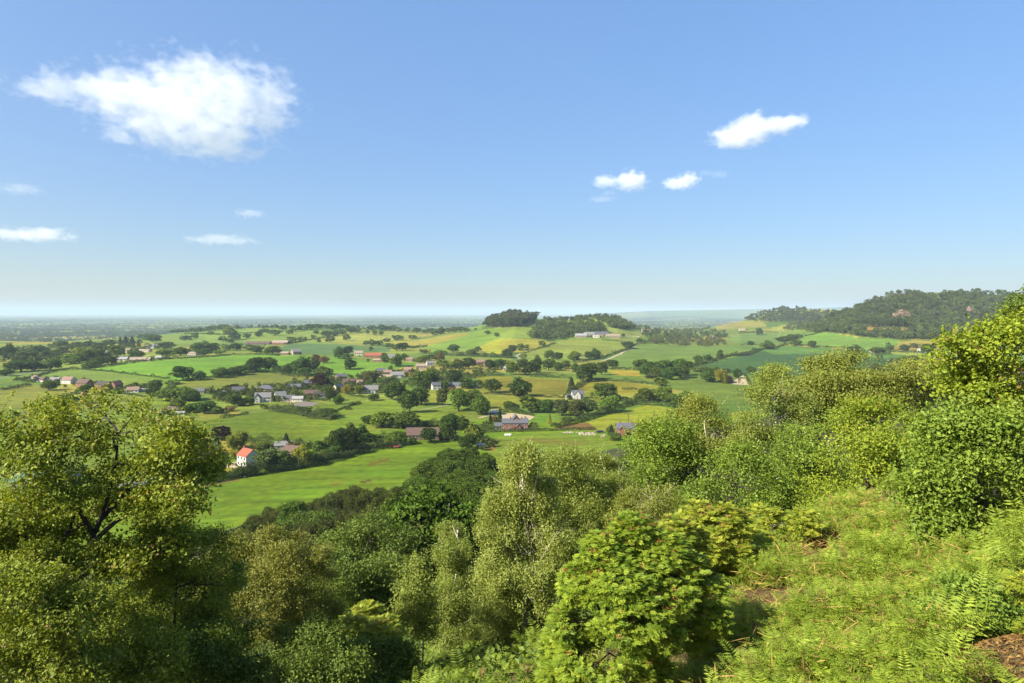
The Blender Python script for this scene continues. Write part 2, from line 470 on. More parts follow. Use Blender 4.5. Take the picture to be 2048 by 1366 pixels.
build_terrain()
# ------------------------------------------------------------------ foliage builders
def unit(v):
    return v / np.maximum(np.linalg.norm(v, axis=-1, keepdims=True), 1e-9)

def leaf_quads(c, n, L, W, rng, along=None, fold=0.18):
    """pointed, slightly folded leaves: one quad each"""
    N = len(c)
    if along is None:
        along = rng.normal(size=(N, 3))
    t1 = unit(along - (along * n).sum(-1, keepdims=True) * n)
    t2 = np.cross(n, t1)
    L = np.broadcast_to(np.asarray(L, float), (N,))[:, None]; W = np.broadcast_to(np.asarray(W, float), (N,))[:, None]
    f = n * (W * fold)
    v = np.stack([c - t1 * L * 0.5, c - t2 * W * 0.5 + f, c + t1 * L * 0.5, c + t2 * W * 0.5 + f], 1)
    return v.reshape(-1, 3), np.arange(N * 4).reshape(N, 4)

def dirs(rng, n, up=0.0):
    d = rng.normal(size=(n, 3))
    d[:, 2] += up
    return unit(d)

def tube(pts, rad, seg=6):
    """tapered tube along a polyline"""
    pts = np.asarray(pts, float); n = len(pts)
    rad = np.broadcast_to(np.asarray(rad, float), (n,))
    tan = unit(np.gradient(pts, axis=0))
    ref = np.array([0.31, 0.95, 0.05])
    a = unit(np.cross(tan, ref)); b = np.cross(tan, a)
    th = np.linspace(0, 2 * np.pi, seg, endpoint=False)
    v = pts[:, None] + rad[:, None, None] * (np.cos(th)[None, :, None] * a[:, None] + np.sin(th)[None, :, None] * b[:, None])
    i = np.arange(n - 1)[:, None] * seg + np.arange(seg)[None]
    j = np.arange(n - 1)[:, None] * seg + (np.arange(seg)[None] + 1) % seg
    return v.reshape(-1, 3), np.stack([i, j, j + seg, i + seg], -1).reshape(-1, 4)

class Parts:
    """collects quads (and their tint) into one mesh"""
    def __init__(self):
        self.v, self.f, self.t, self.n = [], [], [], 0
    def add(self, v, f, tint=0.5):
        self.v.append(v); self.f.append(f + self.n); self.n += len(v)
        self.t.append(np.broadcast_to(np.asarray(tint, float), (len(f),)))
    def tube(self, pts, rad, seg=6, tint=0.5):
        self.add(*tube(pts, rad, seg), tint)
    def mesh(self, name, mats, smooth=False):
        me = mesh_np(name, np.concatenate(self.v), np.concatenate(self.f), mats, smooth)
        face_attr(me, 'tint', np.concatenate(self.t))
        return me
    def arrays(self):
        return np.concatenate(self.v), np.concatenate(self.f), np.concatenate(self.t)

def wiggle(a, b, rng, n=6, amp=0.08, sag=0.0):
    a = np.asarray(a, float); b = np.asarray(b, float)
    t = np.linspace(0, 1, n)[:, None]
    L = np.linalg.norm(b - a)
    p = a + (b - a) * t
    off = rng.normal(size=(n, 3)) * amp * L
    off[0] = 0; off[-1] = 0
    off = off * np.sin(t * np.pi)
    p = p + off
    p[:, 2] += sag * L * np.sin(t[:, 0] * np.pi)
    return p

def lobe_leaves(P, rng, lobes, n_cl, n_leaf, cr, L, asp, up=0.25, out=0.6, rnd=0.6, shell=(0.72, 1.05), flat=0.6, low=-0.6, tint=(0.0, 0.93), warm=0.0, droop=0.0, voids=None):
    """leaf sprays on the outside of overlapping lobes [(centre, (rx,ry,rz)), ...]"""
    cs = np.array([l[0] for l in lobes], float); rs = np.array([l[1] if np.ndim(l[1]) else (l[1],) * 3 for l in lobes], float)
    w = (rs[:, 0] * rs[:, 2]); w = w / w.sum()
    k = rng.choice(len(cs), size=int(n_cl * 1.8), p=w)
    d = dirs(rng, len(k), 0.15)
    p = cs[k] + d * rs[k] * rng.uniform(*shell, size=(len(k), 1))
    keep = d[:, 2] > low + rng.normal(size=len(k)) * 0.1
    # drop sprays buried in another lobe
    for m in range(len(cs)):
        q = ((p - cs[m]) / rs[m])
        keep &= ~(((q * q).sum(-1) < 0.45) & (k != m))
    if voids:                                    # gaps through which the dark inside of the crown shows
        nv, vr = voids
        j = rng.integers(0, len(p), nv)
        rv = rs[k[j], 0] * vr * rng.uniform(0.6, 1.4, nv)
        for c0, r0 in zip(p[j] + d[j] * rv[:, None] * 0.3, rv):
            e = (p - c0) / np.array([1.25, 1.25, 0.75])
            keep &= (e * e).sum(-1) > r0 * r0
    p, d, k = p[keep][:n_cl], d[keep][:n_cl], k[keep][:n_cl]
    n = len(p)
    shade = rng.uniform(0, 1, n)                      # sprays differ in tone
    off = rng.normal(size=(n, n_leaf, 3))
    if np.ndim(cr) == 0: cr = (cr, cr, cr * flat)
    off = off * np.array(cr)
    c = (p[:, None] + off).reshape(-1, 3)
    if droop:
        c[:, 2] -= droop * rng.uniform(0, 1, len(c)) ** 2
    dn = np.repeat(unit(d * out + np.array([0, 0, up]) + rng.normal(size=d.shape) * rnd), n_leaf, 0)
    nn = unit(dn + rng.normal(size=c.shape) * 0.42)
    size = L * rng.uniform(0.55, 1.45, len(c))
    al = None
    if droop:
        al = rng.normal(size=c.shape) * 0.5 + np.array([0, 0, -1.0])
    v, f = leaf_quads(c, nn, size, size * asp, rng, al)
    tt = np.clip(tint[0] + (tint[1] - tint[0]) * (0.55 * np.repeat(shade, n_leaf) + 0.45 * rng.uniform(0, 1, len(c))), 0, 0.93)
    if warm:
        hot = np.repeat(rng.uniform(0, 1, n) < warm, n_leaf) & (rng.uniform(0, 1, len(c)) < 0.6)
        tt = np.where(hot, 1.0, tt)
    P.add(v, f, tt)
    return p

# ------------------------------------------------------------------ distant-tree models, unit height and unit width
LEAF_FAR = leaf_material('tree_leaves', (0.34, 0.40, 0.30), (2.1, 2.05, 1.05), 0.25, use_obj=True, rough=0.75, spec=0.12)
BARK = material('bark', (0.07, 0.055, 0.042), 0.9, 0.35, 9)
BARK_PINE = material('pine_bark', (0.22, 0.15, 0.10), 0.9, 0.3, 9)

def proto(kind, seed, n_cl=620, n_leaf=7, L=0.058):
    rng = np.random.default_rng(seed)
    P, T = Parts(), Parts()
    if kind in ('round', 'bush', 'tall'):
        zc, rz, rr = {'round': (0.505, 0.51, 0.54), 'bush': (0.44, 0.56, 0.54), 'tall': (0.52, 0.50, 0.52)}[kind]
        nl = 17
        lobes = []
        for i in range(nl):
            d = dirs(rng, 1, 0.1)[0]
            r = rng.uniform(0.11, 0.25)
            s = rng.uniform(0.6, 1.08)
            c = np.array([d[0] * (rr - r) * s, d[1] * (rr - r) * s, zc + d[2] * (rz - r) * s])
            lobes.append((c, (r, r, r * rng.uniform(0.75, 1.0))))
        lobes.append((np.array([0, 0, zc]), (0.3, 0.3, 0.33)))
        lobe_leaves(P, rng, lobes, n_cl, n_leaf, 0.03, L, 0.75, low=-0.75, shell=(0.8, 1.05))
        T.tube(wiggle((0, 0, -0.03), (rng.normal() * 0.03, rng.normal() * 0.03, 0.55), rng), np.linspace(0.035, 0.018, 6))
        for l in lobes[:7]:
            T.tube(wiggle((0, 0, rng.uniform(0.2, 0.42)), l[0], rng, 5), np.linspace(0.014, 0.005, 5), 5)
    elif kind == 'willow':
        lobes = []
        for i in range(12):
            a = rng.uniform(0, 6.28); s = rng.uniform(0.1, 0.33)
            lobes.append((np.array([math.cos(a) * s, math.sin(a) * s, rng.uniform(0.45, 0.82)]), (0.17, 0.17, 0.16)))
        lobe_leaves(P, rng, lobes, int(n_cl * 0.7), n_leaf * 2, 0.02, L * 1.3, 0.3, low=-0.5, droop=0.42, out=0.9, rnd=0.35)
        T.tube(wiggle((0, 0, -0.03), (0.02, 0, 0.6), rng), np.linspace(0.04, 0.02, 6))
        for l in lobes[:6]:
            T.tube(wiggle((0, 0, 0.3), l[0], rng, 5), np.linspace(0.015, 0.005, 5), 5)
    elif kind == 'conifer':
        n = 2600
        t = rng.uniform(0.03, 1, n) ** 0.8
        tier = np.floor(t * 14)
        a = rng.uniform(0, 6.28, n); rad = 0.5 * (1 - t) ** 0.75 * rng.uniform(0.55, 1, n) * (0.86 + 0.14 * np.sin(tier * 2.1 + a * 3))
        c = np.stack([np.cos(a) * rad, np.sin(a) * rad, t * 0.97 - 0.10 * rad], -1)
        nn = unit(np.stack([np.cos(a) * 0.7, np.sin(a) * 0.7, np.full(n, 0.7)], -1) + rng.normal(size=(n, 3)) * 0.4)
        v, f = leaf_quads(c, nn, L * 1.1, L * 0.6, rng, np.stack([np.cos(a), np.sin(a), np.full(n, -0.35)], -1))
        P.add(v, f, np.clip(rng.uniform(0, 1, n) * 0.6 + 0.3 * (rad * 2), 0, 0.93))
        T.tube([(0, 0, -0.03), (0, 0, 0.3), (0, 0, 0.9)], [0.03, 0.024, 0.006])
    elif kind == 'pine':
        lobes = []
        for i in range(9):
            a = rng.uniform(0, 6.28); s = rng.uniform(0.0, 0.3)
            lobes.append((np.array([math.cos(a) * s, math.sin(a) * s, rng.uniform(0.55, 0.93)]), (0.2, 0.2, 0.08)))
        lobe_leaves(P, rng, lobes, n_cl, n_leaf, 0.03, L, 0.5, low=-0.9, up=0.5)
        T.tube(wiggle((0, 0, -0.03), (0.02, 0.01, 0.9), rng, 6, 0.015), np.linspace(0.026, 0.008, 6), 6)
        for l in lobes[:6]:
            T.tube(wiggle((0, 0, l[0][2] - 0.08), l[0], rng, 4), np.linspace(0.01, 0.004, 4), 4)
    trunk_m = BARK_PINE if kind == 'pine' else BARK
    return P, T, trunk_m

PROTO = {}
for kind, seeds in (('round', (1, 2, 3, 4, 5, 6)), ('bush', (11, 12, 13)), ('tall', (14, 15, 16)), ('willow', (21, 22)), ('conifer', (31, 32)), ('pine', (41, 42, 43))):
    PROTO[kind] = []
    for s in seeds:
        P, T, tm = proto(kind, s)
        crown_me = P.mesh('crown', [LEAF_FAR]); trunk_me = T.mesh('trunk', [tm], True)
        # a coarser crown for trees only a few pixels high
        P2, T2, _ = proto(kind, s, 170, 5, 0.10)
        one = P2.mesh('small_crown', [LEAF_FAR])
        PROTO[kind].append((crown_me, trunk_me, one))

# kind letter: model, leaf colour, tree name, look for the label, category
KIND = {
 'o': ('round', (0.045, 0.080, 0.020), 'broadleaf_tree', 'dark green', 'tree'),
 'l': ('round', (0.085, 0.130, 0.028), 'broadleaf_tree', 'light green', 'tree'),
 'g': ('tall', (0.075, 0.098, 0.045), 'willow_tree', 'greyish olive', 'tree'),
 'y': ('willow', (0.170, 0.175, 0.035), 'weeping_willow', 'yellow-green weeping', 'tree'),
 'p': ('round', (0.030, 0.014, 0.020), 'copper_beech', 'deep purple', 'tree'),
 'c': ('conifer', (0.026, 0.050, 0.028), 'conifer_tree', 'dark pointed', 'conifer'),
 's': ('conifer', (0.090, 0.125, 0.105), 'blue_spruce', 'pale blue-green', 'conifer'),
 'Y': ('conifer', (0.190, 0.180, 0.045), 'golden_conifer', 'narrow golden', 'conifer'),
 'r': ('round', (0.120, 0.085, 0.045), 'broadleaf_tree', 'reddish brown', 'tree'),
 'b': ('bush', (0.055, 0.085, 0.024), 'bush', 'low dark green', 'bush'),
 'n': ('pine', (0.040, 0.062, 0.032), 'pine_tree', 'bare-trunked dark', 'pine'),
}
ORD = ['', 'second', 'third', 'fourth', 'fifth', 'sixth', 'seventh', 'eighth', 'ninth', 'tenth', 'eleventh', 'twelfth', 'thirteenth', 'fourteenth', 'fifteenth',
       'sixteenth', 'seventeenth', 'eighteenth', 'nineteenth', 'twentieth', 'twenty-first', 'twenty-second', 'twenty-third', 'twenty-fourth', 'twenty-fifth', 'twenty-sixth', 'twenty-seventh', 'twenty-eighth']
TRNG = np.random.default_rng(99)

def stand_tree(kind, base, h, w, label, cat=None, group=None, small=False, colour=None, name=None):
    model, col, nm, _, kcat = KIND[kind]
    nm = name or nm
    crown_me, trunk_me, one = PROTO[model][TRNG.integers(len(PROTO[model]))]
    col = np.array(colour or col) * TRNG.uniform(0.72, 1.32) * np.array([TRNG.uniform(0.88, 1.2), 1.0, TRNG.uniform(0.9, 1.1)])
    rz = TRNG.uniform(0, 6.28)
    sc = (w, w * TRNG.uniform(0.9, 1.1), h)
    if small:
        crown_me = one
    t = thing(nm, label, cat or kcat, base, rz, group)
    t.scale = sc
    c = link('crown', crown_me, t); c.color = (*col, 1)
    link('trunk', trunk_me, t)
    return t

# each stand: view, where it stands (for the label), group, [(x, base row, top row, width, kind)]
STANDS = [
 ('A', 'in the tree belt beside the hazy plain', [
  (40,470,350,100,'o'),(20,600,540,90,'o'),(120,570,475,170,'o'),(190,470,400,120,'o'),(250,560,490,100,'l'),(290,430,355,110,'o'),(350,460,395,90,'o'),(365,555,465,130,'o'),(460,380,320,90,'o'),(460,420,365,90,'l'),
  (520,510,430,120,'l'),(600,380,330,90,'o'),(590,490,430,90,'l'),(640,480,370,130,'l'),(680,370,320,80,'o'),(720,480,380,130,'o'),(690,540,480,110,'o'),(770,400,340,110,'o'),(760,520,440,110,'o'),(850,360,310,90,'o'),
  (860,510,440,100,'o'),(890,450,360,110,'o')]),
 ('A', 'of the tall row in the tree belt', [(940,370,290,40,'c'),(980,370,285,60,'c'),(1030,370,285,60,'c')]),
 ('A', 'among the white houses beyond the long field', [
  (1060,460,400,90,'o'),(1080,400,370,100,'l'),(1110,310,265,110,'o'),(1180,330,270,110,'o'),(1260,440,385,100,'l'),(1300,390,330,100,'o'),(1350,440,390,80,'l'),(1380,260,230,110,'o'),(1410,440,370,110,'o'),(1440,320,280,90,'o'),
  (1560,420,335,120,'o'),(1590,440,380,100,'o'),(1660,415,340,100,'o'),(1720,430,390,90,'l'),(1770,400,350,80,'l'),(1850,400,340,100,'o'),(1960,400,350,100,'o'),(2010,420,365,80,'l')]),
 ('A', 'on the pale ridge left of the farm sheds', [
  (1500,250,220,60,'o'),(1530,310,260,50,'o'),(1570,250,215,80,'o'),(1610,350,320,40,'o'),(1650,275,245,50,'o'),(1670,235,200,70,'o'),(1740,235,190,90,'o'),(1750,330,285,60,'o'),(1800,290,215,100,'l'),(1810,340,300,50,'o'),
  (1830,320,250,80,'o'),(1860,215,185,70,'o'),(1935,305,260,60,'o'),(1940,215,190,60,'o'),(2030,280,240,50,'o')]),
 ('A', 'on the near edge of the long bright field', [
  (1340,670,630,100,'b'),(1410,640,520,130,'o'),(1480,640,610,50,'b'),(1545,635,560,90,'o'),(1715,615,530,110,'o'),(1800,600,530,80,'o'),(1860,590,520,110,'o'),(1960,570,480,90,'o'),(2010,560,450,100,'o')]),
 ('A', 'around the row of brick houses', [
  (375,715,630,100,'o'),(640,750,670,80,'o'),(530,830,730,200,'g'),(840,730,690,60,'o'),(895,740,690,60,'b'),(1045,680,645,50,'b'),(1130,690,655,70,'o'),(1180,760,690,100,'o'),(1210,720,625,100,'o')]),
 ('A', 'in the village gardens above the left tree', [
  (1300,800,700,150,'l'),(1330,720,670,80,'o'),(1370,850,790,110,'o'),(1420,800,690,180,'l'),(1430,840,760,40,'c'),(1500,800,720,120,'o'),(1500,890,820,130,'o'),(1600,900,800,140,'o'),(1660,740,700,40,'c'),(1710,900,840,80,'l'),
  (1800,880,835,80,'r'),(1840,840,740,90,'o'),(1830,710,660,80,'p'),(1890,840,770,70,'o'),(1910,720,680,40,'o'),(1960,830,760,80,'l'),(1975,780,725,40,'c')]),
 ('B', 'along the skyline of the middle ridge', [
  (90,260,225,70,'o'),(60,290,255,50,'o'),(140,260,230,40,'o'),(185,280,230,90,'o'),(250,240,205,60,'o'),(300,270,235,60,'o'),(350,250,205,80,'o'),(420,240,200,80,'o'),(470,235,190,80,'o'),(530,225,185,70,'o'),(590,225,190,70,'o'),
  (650,235,190,80,'o'),(700,230,190,70,'o'),(760,230,200,60,'o'),(600,290,240,80,'o'),(660,285,240,70,'o'),(720,270,230,70,'o'),(790,260,205,70,'o'),(840,255,215,60,'o'),(960,240,200,70,'o'),(1040,240,195,80,'o'),(1120,240,200,80,'o'),
  (1310,260,215,60,'o'),(1380,260,230,70,'o'),(1450,280,240,60,'o'),(1420,250,220,60,'o'),(1500,270,215,70,'o'),(1560,260,220,60,'o')]),
 ('B', 'in the pale sheep field on the ridge', [
  (515,268,235,40,'o'),(540,335,305,30,'o'),(625,335,290,60,'o'),(750,320,270,60,'o'),(925,270,235,25,'o'),(980,278,240,40,'o'),(1030,280,240,35,'o'),(1155,320,275,80,'o'),(1280,305,275,60,'b')]),
 ('B', 'on the slope below the pine-topped hill', [
  (1610,255,210,60,'o'),(1660,250,210,60,'o'),(1700,248,215,50,'o'),(1775,240,220,20,'o'),(1870,270,240,40,'o'),(1945,290,255,35,'o'),(1595,410,350,80,'o'),(1790,410,365,60,'l'),(1730,440,385,70,'l')]),
 ('B', 'around the ridge farm and its dark crop', [
  (40,410,360,110,'o'),(170,430,365,120,'o'),(320,340,290,80,'o'),(395,330,290,50,'o'),(435,315,290,25,'o'),(495,305,275,40,'o'),(910,360,320,45,'o'),(950,400,365,35,'o'),(960,360,310,60,'o'),(1010,360,315,60,'o'),
  (1070,330,300,60,'o'),(1090,380,340,70,'o'),(1150,400,350,60,'o'),(1200,400,335,80,'o')]),
 ('B', 'around the red-roofed long barn', [
  (690,460,400,50,'o'),(700,430,370,80,'o'),(740,465,420,100,'o'),(760,430,365,80,'o'),(1050,445,415,50,'o'),(1060,490,440,70,'o'),(1155,525,430,90,'l'),(1210,470,420,60,'o'),(1105,560,515,35,'o')]),
 ('B', 'in the field hedge right of the red barn', [
  (1370,420,390,80,'o'),(1460,470,410,70,'l'),(1490,430,395,80,'o'),(1500,480,415,60,'r'),(1530,430,400,50,'l'),(1660,440,410,60,'l'),(1780,440,415,60,'l'),(1840,445,415,60,'l'),(1910,450,410,50,'l'),(1960,450,425,50,'o'),(2020,450,385,60,'o')]),
 ('B', 'in the dark row crossing the bright field', [
  (40,560,450,100,'o'),(135,560,450,110,'l'),(205,570,520,70,'o'),(285,580,505,110,'o'),(385,590,455,120,'o'),(410,600,530,100,'o'),(460,590,455,130,'o'),(570,610,525,120,'o')]),
 ('B', 'standing alone in the bright village field', [(520,490,430,60,'r'),(580,500,440,65,'r'),(775,550,460,95,'o')]),
 ('B', 'among the houses in the village centre', [
  (410,690,640,50,'o'),(540,700,590,120,'p'),(620,700,640,60,'o'),(620,800,690,80,'o'),(690,825,750,70,'o'),(760,740,665,80,'y'),(855,740,675,100,'y'),(900,640,590,60,'o'),(950,650,560,140,'g'),(965,795,740,80,'o'),(1000,600,555,60,'o'),
  (1040,660,610,80,'l'),(1090,650,610,90,'l'),(1300,640,560,80,'y')]),
 ('B', 'in the big group below the village lane', [
  (1110,790,650,160,'o'),(1240,890,710,130,'o'),(1340,830,690,150,'o'),(1350,700,600,140,'o'),(1330,650,580,100,'o'),(1400,700,550,160,'l')]),
 ('B', 'along the lane right of the village', [
  (1350,500,440,90,'l'),(1410,480,430,80,'o'),(1520,540,470,100,'l'),(1590,540,480,80,'l'),(1640,540,470,100,'o'),(1720,540,455,100,'o'),(1890,550,470,80,'o'),(1950,550,465,90,'o')]),
 ('B', 'in the paddocks right of the village', [
  (1615,660,545,120,'o'),(1520,700,635,90,'o'),(1710,700,620,110,'o'),(1800,670,625,50,'o'),(1915,735,620,120,'o'),(1590,720,690,70,'r'),(1515,830,690,80,'g')]),
 ('B', 'of the bright rounded clump above the farmhouse', [(1640,880,700,140,'l'),(1740,860,710,130,'l'),(1820,910,750,140,'l')]),
 ('B', 'in the hedge below the sand arena', [
  (110,860,815,60,'b'),(200,860,835,100,'b'),(300,870,830,120,'b'),(410,900,840,120,'b'),(590,930,860,180,'b'),(765,865,835,50,'b'),(800,830,800,60,'b'),(850,820,795,40,'b')]),
 ('B', 'around the long brown-roofed barn', [(925,980,910,80,'o'),(1040,1010,885,180,'l'),(1200,1020,890,200,'o'),(1400,1000,950,80,'o'),(1590,1000,900,130,'o')]),
 ('C', 'along the track below the hill farm', [
  (50,455,395,80,'o'),(95,420,355,60,'o'),(155,400,340,55,'l'),(185,465,420,50,'l'),(210,390,350,35,'o'),(335,370,320,45,'o'),(970,290,262,30,'o'),(1015,385,325,80,'o'),(1100,345,295,50,'o'),(1145,340,310,50,'o')]),
 ('C', 'in the broken tree line across the valley', [
  (60,520,470,100,'l'),(90,590,490,70,'l'),(210,595,470,170,'o'),(290,575,445,90,'o'),(380,465,395,80,'l'),(385,555,465,90,'o'),(450,475,410,80,'o'),(455,560,490,80,'o'),(520,545,480,80,'l'),(585,490,405,90,'l'),(600,570,500,80,'o'),
  (660,645,500,130,'o'),(700,470,405,60,'o'),(710,620,490,110,'o'),(755,465,385,70,'o'),(780,530,490,60,'o'),(805,590,485,75,'o'),(890,540,470,80,'o')]),
 ('C', 'in the round dark copse', [
  (1120,580,465,100,'l'),(1180,610,490,110,'o'),(1200,620,580,100,'g'),(1250,620,530,100,'o'),(1290,600,470,130,'o'),(1350,630,530,110,'o'),(1410,600,460,120,'o'),(1430,620,500,120,'o'),(1490,550,480,60,'o'),(1270,680,610,90,'l')]),
 ('C', 'in the hedge beside the dark crop', [(1575,500,435,65,'o'),(1640,480,428,60,'o'),(1680,480,455,60,'o'),(1740,470,395,50,'o'),(1980,355,322,50,'o'),(1985,575,530,60,'o')]),
 ('C', 'around the red brick barn', [(1530,540,510,50,'o'),(1570,570,525,90,'o'),(1620,560,525,80,'o'),(1660,650,540,110,'o'),(1700,600,525,70,'o'),(1755,660,550,100,'y'),(1790,580,540,60,'o'),(1880,620,540,60,'o')]),
 ('C', 'in the meadows around the white gabled house', [(160,765,620,150,'o'),(565,720,610,80,'c'),(840,790,655,150,'o'),(870,890,760,140,'l'),(925,800,740,60,'o'),(1020,820,770,70,'o')]),
 ('C', 'in the row beside the white gabled house', [(1130,810,700,120,'l'),(1210,800,700,110,'l'),(1290,790,680,120,'l'),(1340,810,730,110,'l'),(1420,900,760,150,'o'),(1480,780,720,100,'l')]),
 ('C', 'in the row behind the slate-roofed farmhouse', [(70,870,795,80,'o'),(110,880,810,70,'o'),(240,890,760,150,'o'),(350,890,785,140,'o'),(490,915,785,110,'g'),(600,920,790,120,'g'),(690,910,780,130,'g')]),
 ('C', 'in the farmhouse garden', [(390,980,890,45,'Y'),(265,1000,960,50,'p'),(350,600,580,30,'o')]),
 ('D', 'on the rolling green fields below the wooded hill', [
  (85,468,440,40,'o'),(140,400,345,50,'o'),(215,500,440,90,'o'),(330,455,405,90,'o'),(385,440,390,70,'o'),(410,475,430,70,'o'),(430,420,390,50,'o'),(525,488,435,55,'o'),(85,670,620,50,'o')]),
 ('D', 'around the white farm under the wooded hill', [(840,525,470,80,'o'),(880,525,490,50,'l'),(1020,535,485,110,'o'),(1090,515,468,45,'o'),(1200,515,465,70,'g'),(1265,490,455,60,'g'),(1390,545,460,100,'o')]),
 ('D', 'in the hedge above the brown ploughed field', [(1000,660,600,80,'g'),(1060,660,610,60,'o'),(1100,650,590,80,'o'),(1150,620,560,60,'o'),(1210,600,550,80,'o'),(1270,590,545,60,'o')]),
 ('E', 'in the garden of the white red-roofed house', [
  (290,540,470,90,'o'),(330,540,400,160,'l'),(385,690,520,140,'g'),(410,450,385,90,'p'),(500,520,365,140,'s'),(520,690,570,120,'o'),(540,580,545,90,'y'),(550,400,285,130,'p'),(645,480,335,160,'y'),(655,545,475,90,'y'),
  (700,690,610,110,'b'),(790,680,600,80,'b'),(900,650,470,170,'g'),(1035,640,480,140,'g'),(1190,610,430,150,'y')]),
 ('E', 'behind the low outbuildings', [(860,480,415,120,'l'),(980,470,395,100,'l'),(1065,440,340,70,'c'),(1110,480,420,80,'r'),(1250,530,480,70,'l'),(1270,460,415,80,'o'),(1330,520,400,100,'l'),(1400,500,380,120,'l')]),
 ('E', 'in the thick boundary of the near meadow', [(1290,570,500,100,'b'),(1350,550,480,110,'b'),(1440,540,440,120,'o'),(1480,520,300,110,'o'),(1510,510,440,100,'b'),(1560,480,280,150,'o'),(1650,470,290,150,'o'),(1790,440,350,70,'o'),(1930,440,325,150,'l')]),
 ('F', 'between the brown barn and the farmhouse', [(300,500,380,110,'o'),(440,480,330,100,'o'),(470,400,275,130,'o'),(560,400,290,110,'o'),(610,550,430,110,'o'),(660,510,345,120,'l'),(700,480,380,80,'b'),(180,510,450,50,'b')]),
 ('F', 'beside the slate-roofed farmhouse', [(790,350,270,40,'c'),(820,340,285,50,'r'),(865,340,225,50,'c'),(1390,320,290,80,'b')]),
 ('F', 'beside the slate-roofed brick cottage', [(1745,440,355,55,'c'),(1780,480,415,80,'b')]),
]

def build_stands():
    for view, place, rows in STANDS:
        pts = []
        for x, yb, yt, w, k in rows:
            u, vb = px(view, x, yb); _, vt = px(view, x, yt)
            pts.append((u, vb, vb - vt, w / VIEW[view][2], k))
        pts.sort(key=lambda p: p[0])
        g = ground([p[0] for p in pts], [p[1] for p in pts], 150.0)
        count = {}
        total = {}
        for p in pts: total[p[4]] = total.get(p[4], 0) + 1
        for (u, vb, hp, wp, k), q in zip(pts, g):
            y = q[1]
            h = hp / FPX * y * 1.08; w = wp / FPX * y * 1.32
            count[k] = count.get(k, 0) + 1
            look = KIND[k][3]
            noun = {'bush': 'bush', 'conifer': 'conifer', 'pine': 'pine'}.get(KIND[k][4], 'tree')
            if k == 'y': noun = 'willow'
            if total[k] == 1: which = f'the one {look} {noun}'
            elif count[k] == 1: which = f'leftmost {look} {noun}'
            elif count[k] == total[k]: which = f'rightmost {look} {noun}'
            else: which = f'{ORD[count[k]-1]} {look} {noun} from the left'
            stand_tree(k, (q[0], q[1] + w * 0.25, q[2] - 0.2), h, w, f'{which} {place}', group='trees ' + place, small=hp < 13)

build_stands()

# ------------------------------------------------------------------ far-off woods: each one mass of crowns
WOOD_LEAF = leaf_material('wood_leaves', (0.030, 0.052, 0.014), (0.135, 0.168, 0.042), 0.2, rough=0.8, spec=0.1)
WOOD_GREY = leaf_material('pinewood_leaves', (0.034, 0.048, 0.020), (0.110, 0.122, 0.050), 0.15, rough=0.85, spec=0.1)
WOOD_PALE = leaf_material('scrub_leaves', (0.065, 0.078, 0.024), (0.15, 0.15, 0.05), 0.25, rough=0.8, spec=0.1)
_wp = {}
for kind in ('round', 'pine', 'bush'):
    _wp[kind] = []
    for s in (61, 62, 63, 64):
        P, T, tm = proto(kind, s, 75, 3, 0.15)
        v, f, t = P.arrays()
        if kind == 'pine':
            tv, tf = tube([(0, 0, 0), (0, 0, 0.75)], [0.03, 0.015], 4)
            _wp[kind].append((np.concatenate([v, tv]), np.concatenate([f, tf + len(v)]), np.concatenate([t, np.full(len(tf), 1.0)])))
        else:
            _wp[kind].append((v, f, t))

def wood(name, label, pts_world, h, model, mat, seed, cat='woodland', wide=(0.7, 1.15)):
    rng = np.random.default_rng(seed)
    P = Parts()
    for q in pts_world:
        v, f, t = _wp[model][rng.integers(4)]
        hh = h * rng.uniform(0.55, 1.3); ww = h * rng.uniform(*wide) * rng.uniform(0.75, 1.25)
        a = rng.uniform(0, 6.28); c, s = math.cos(a), math.sin(a)
        vv = np.stack([(v[:, 0] * c - v[:, 1] * s) * ww, (v[:, 0] * s + v[:, 1] * c) * ww, v[:, 2] * hh], -1) + q
        P.add(vv, f, np.clip(t * 0.5 + rng.uniform(-0.1, 0.55), 0, 0.93))
    o = link(name, P.mesh(name, [mat]))
    return tag(o, label, cat, kind='stuff')

def pix_in(view, poly, n, seed):
    rng = np.random.default_rng(seed)
    poly = [px(view, *p) for p in poly]
    us = [p[0] for p in poly]; vs = [p[1] for p in poly]
    out = np.zeros((0, 2))
    while len(out) < n:
        u = rng.uniform(min(us), max(us), n * 2); v = rng.uniform(min(vs), max(vs), n * 2)
        k = inside_poly(u, v, poly)
        out = np.concatenate([out, np.stack([u[k], v[k]], -1)])
    return out[:n, 0], out[:n, 1]

def wood_in(name, label, view, poly, n, h, model, mat, seed, ymin=600, skip=(), **kw):
    u, v = pix_in(view, poly, n, seed)
    keep = np.ones(len(u), bool)
    for vw, sp in skip:
        keep &= ~inside_poly(u, v, [px(vw, *p) for p in sp])
    g = ground(u[keep], v[keep], ymin)
    g = g[g[:, 1] < 4200]
    return wood(name, label, g, h, model, mat, seed, **kw)

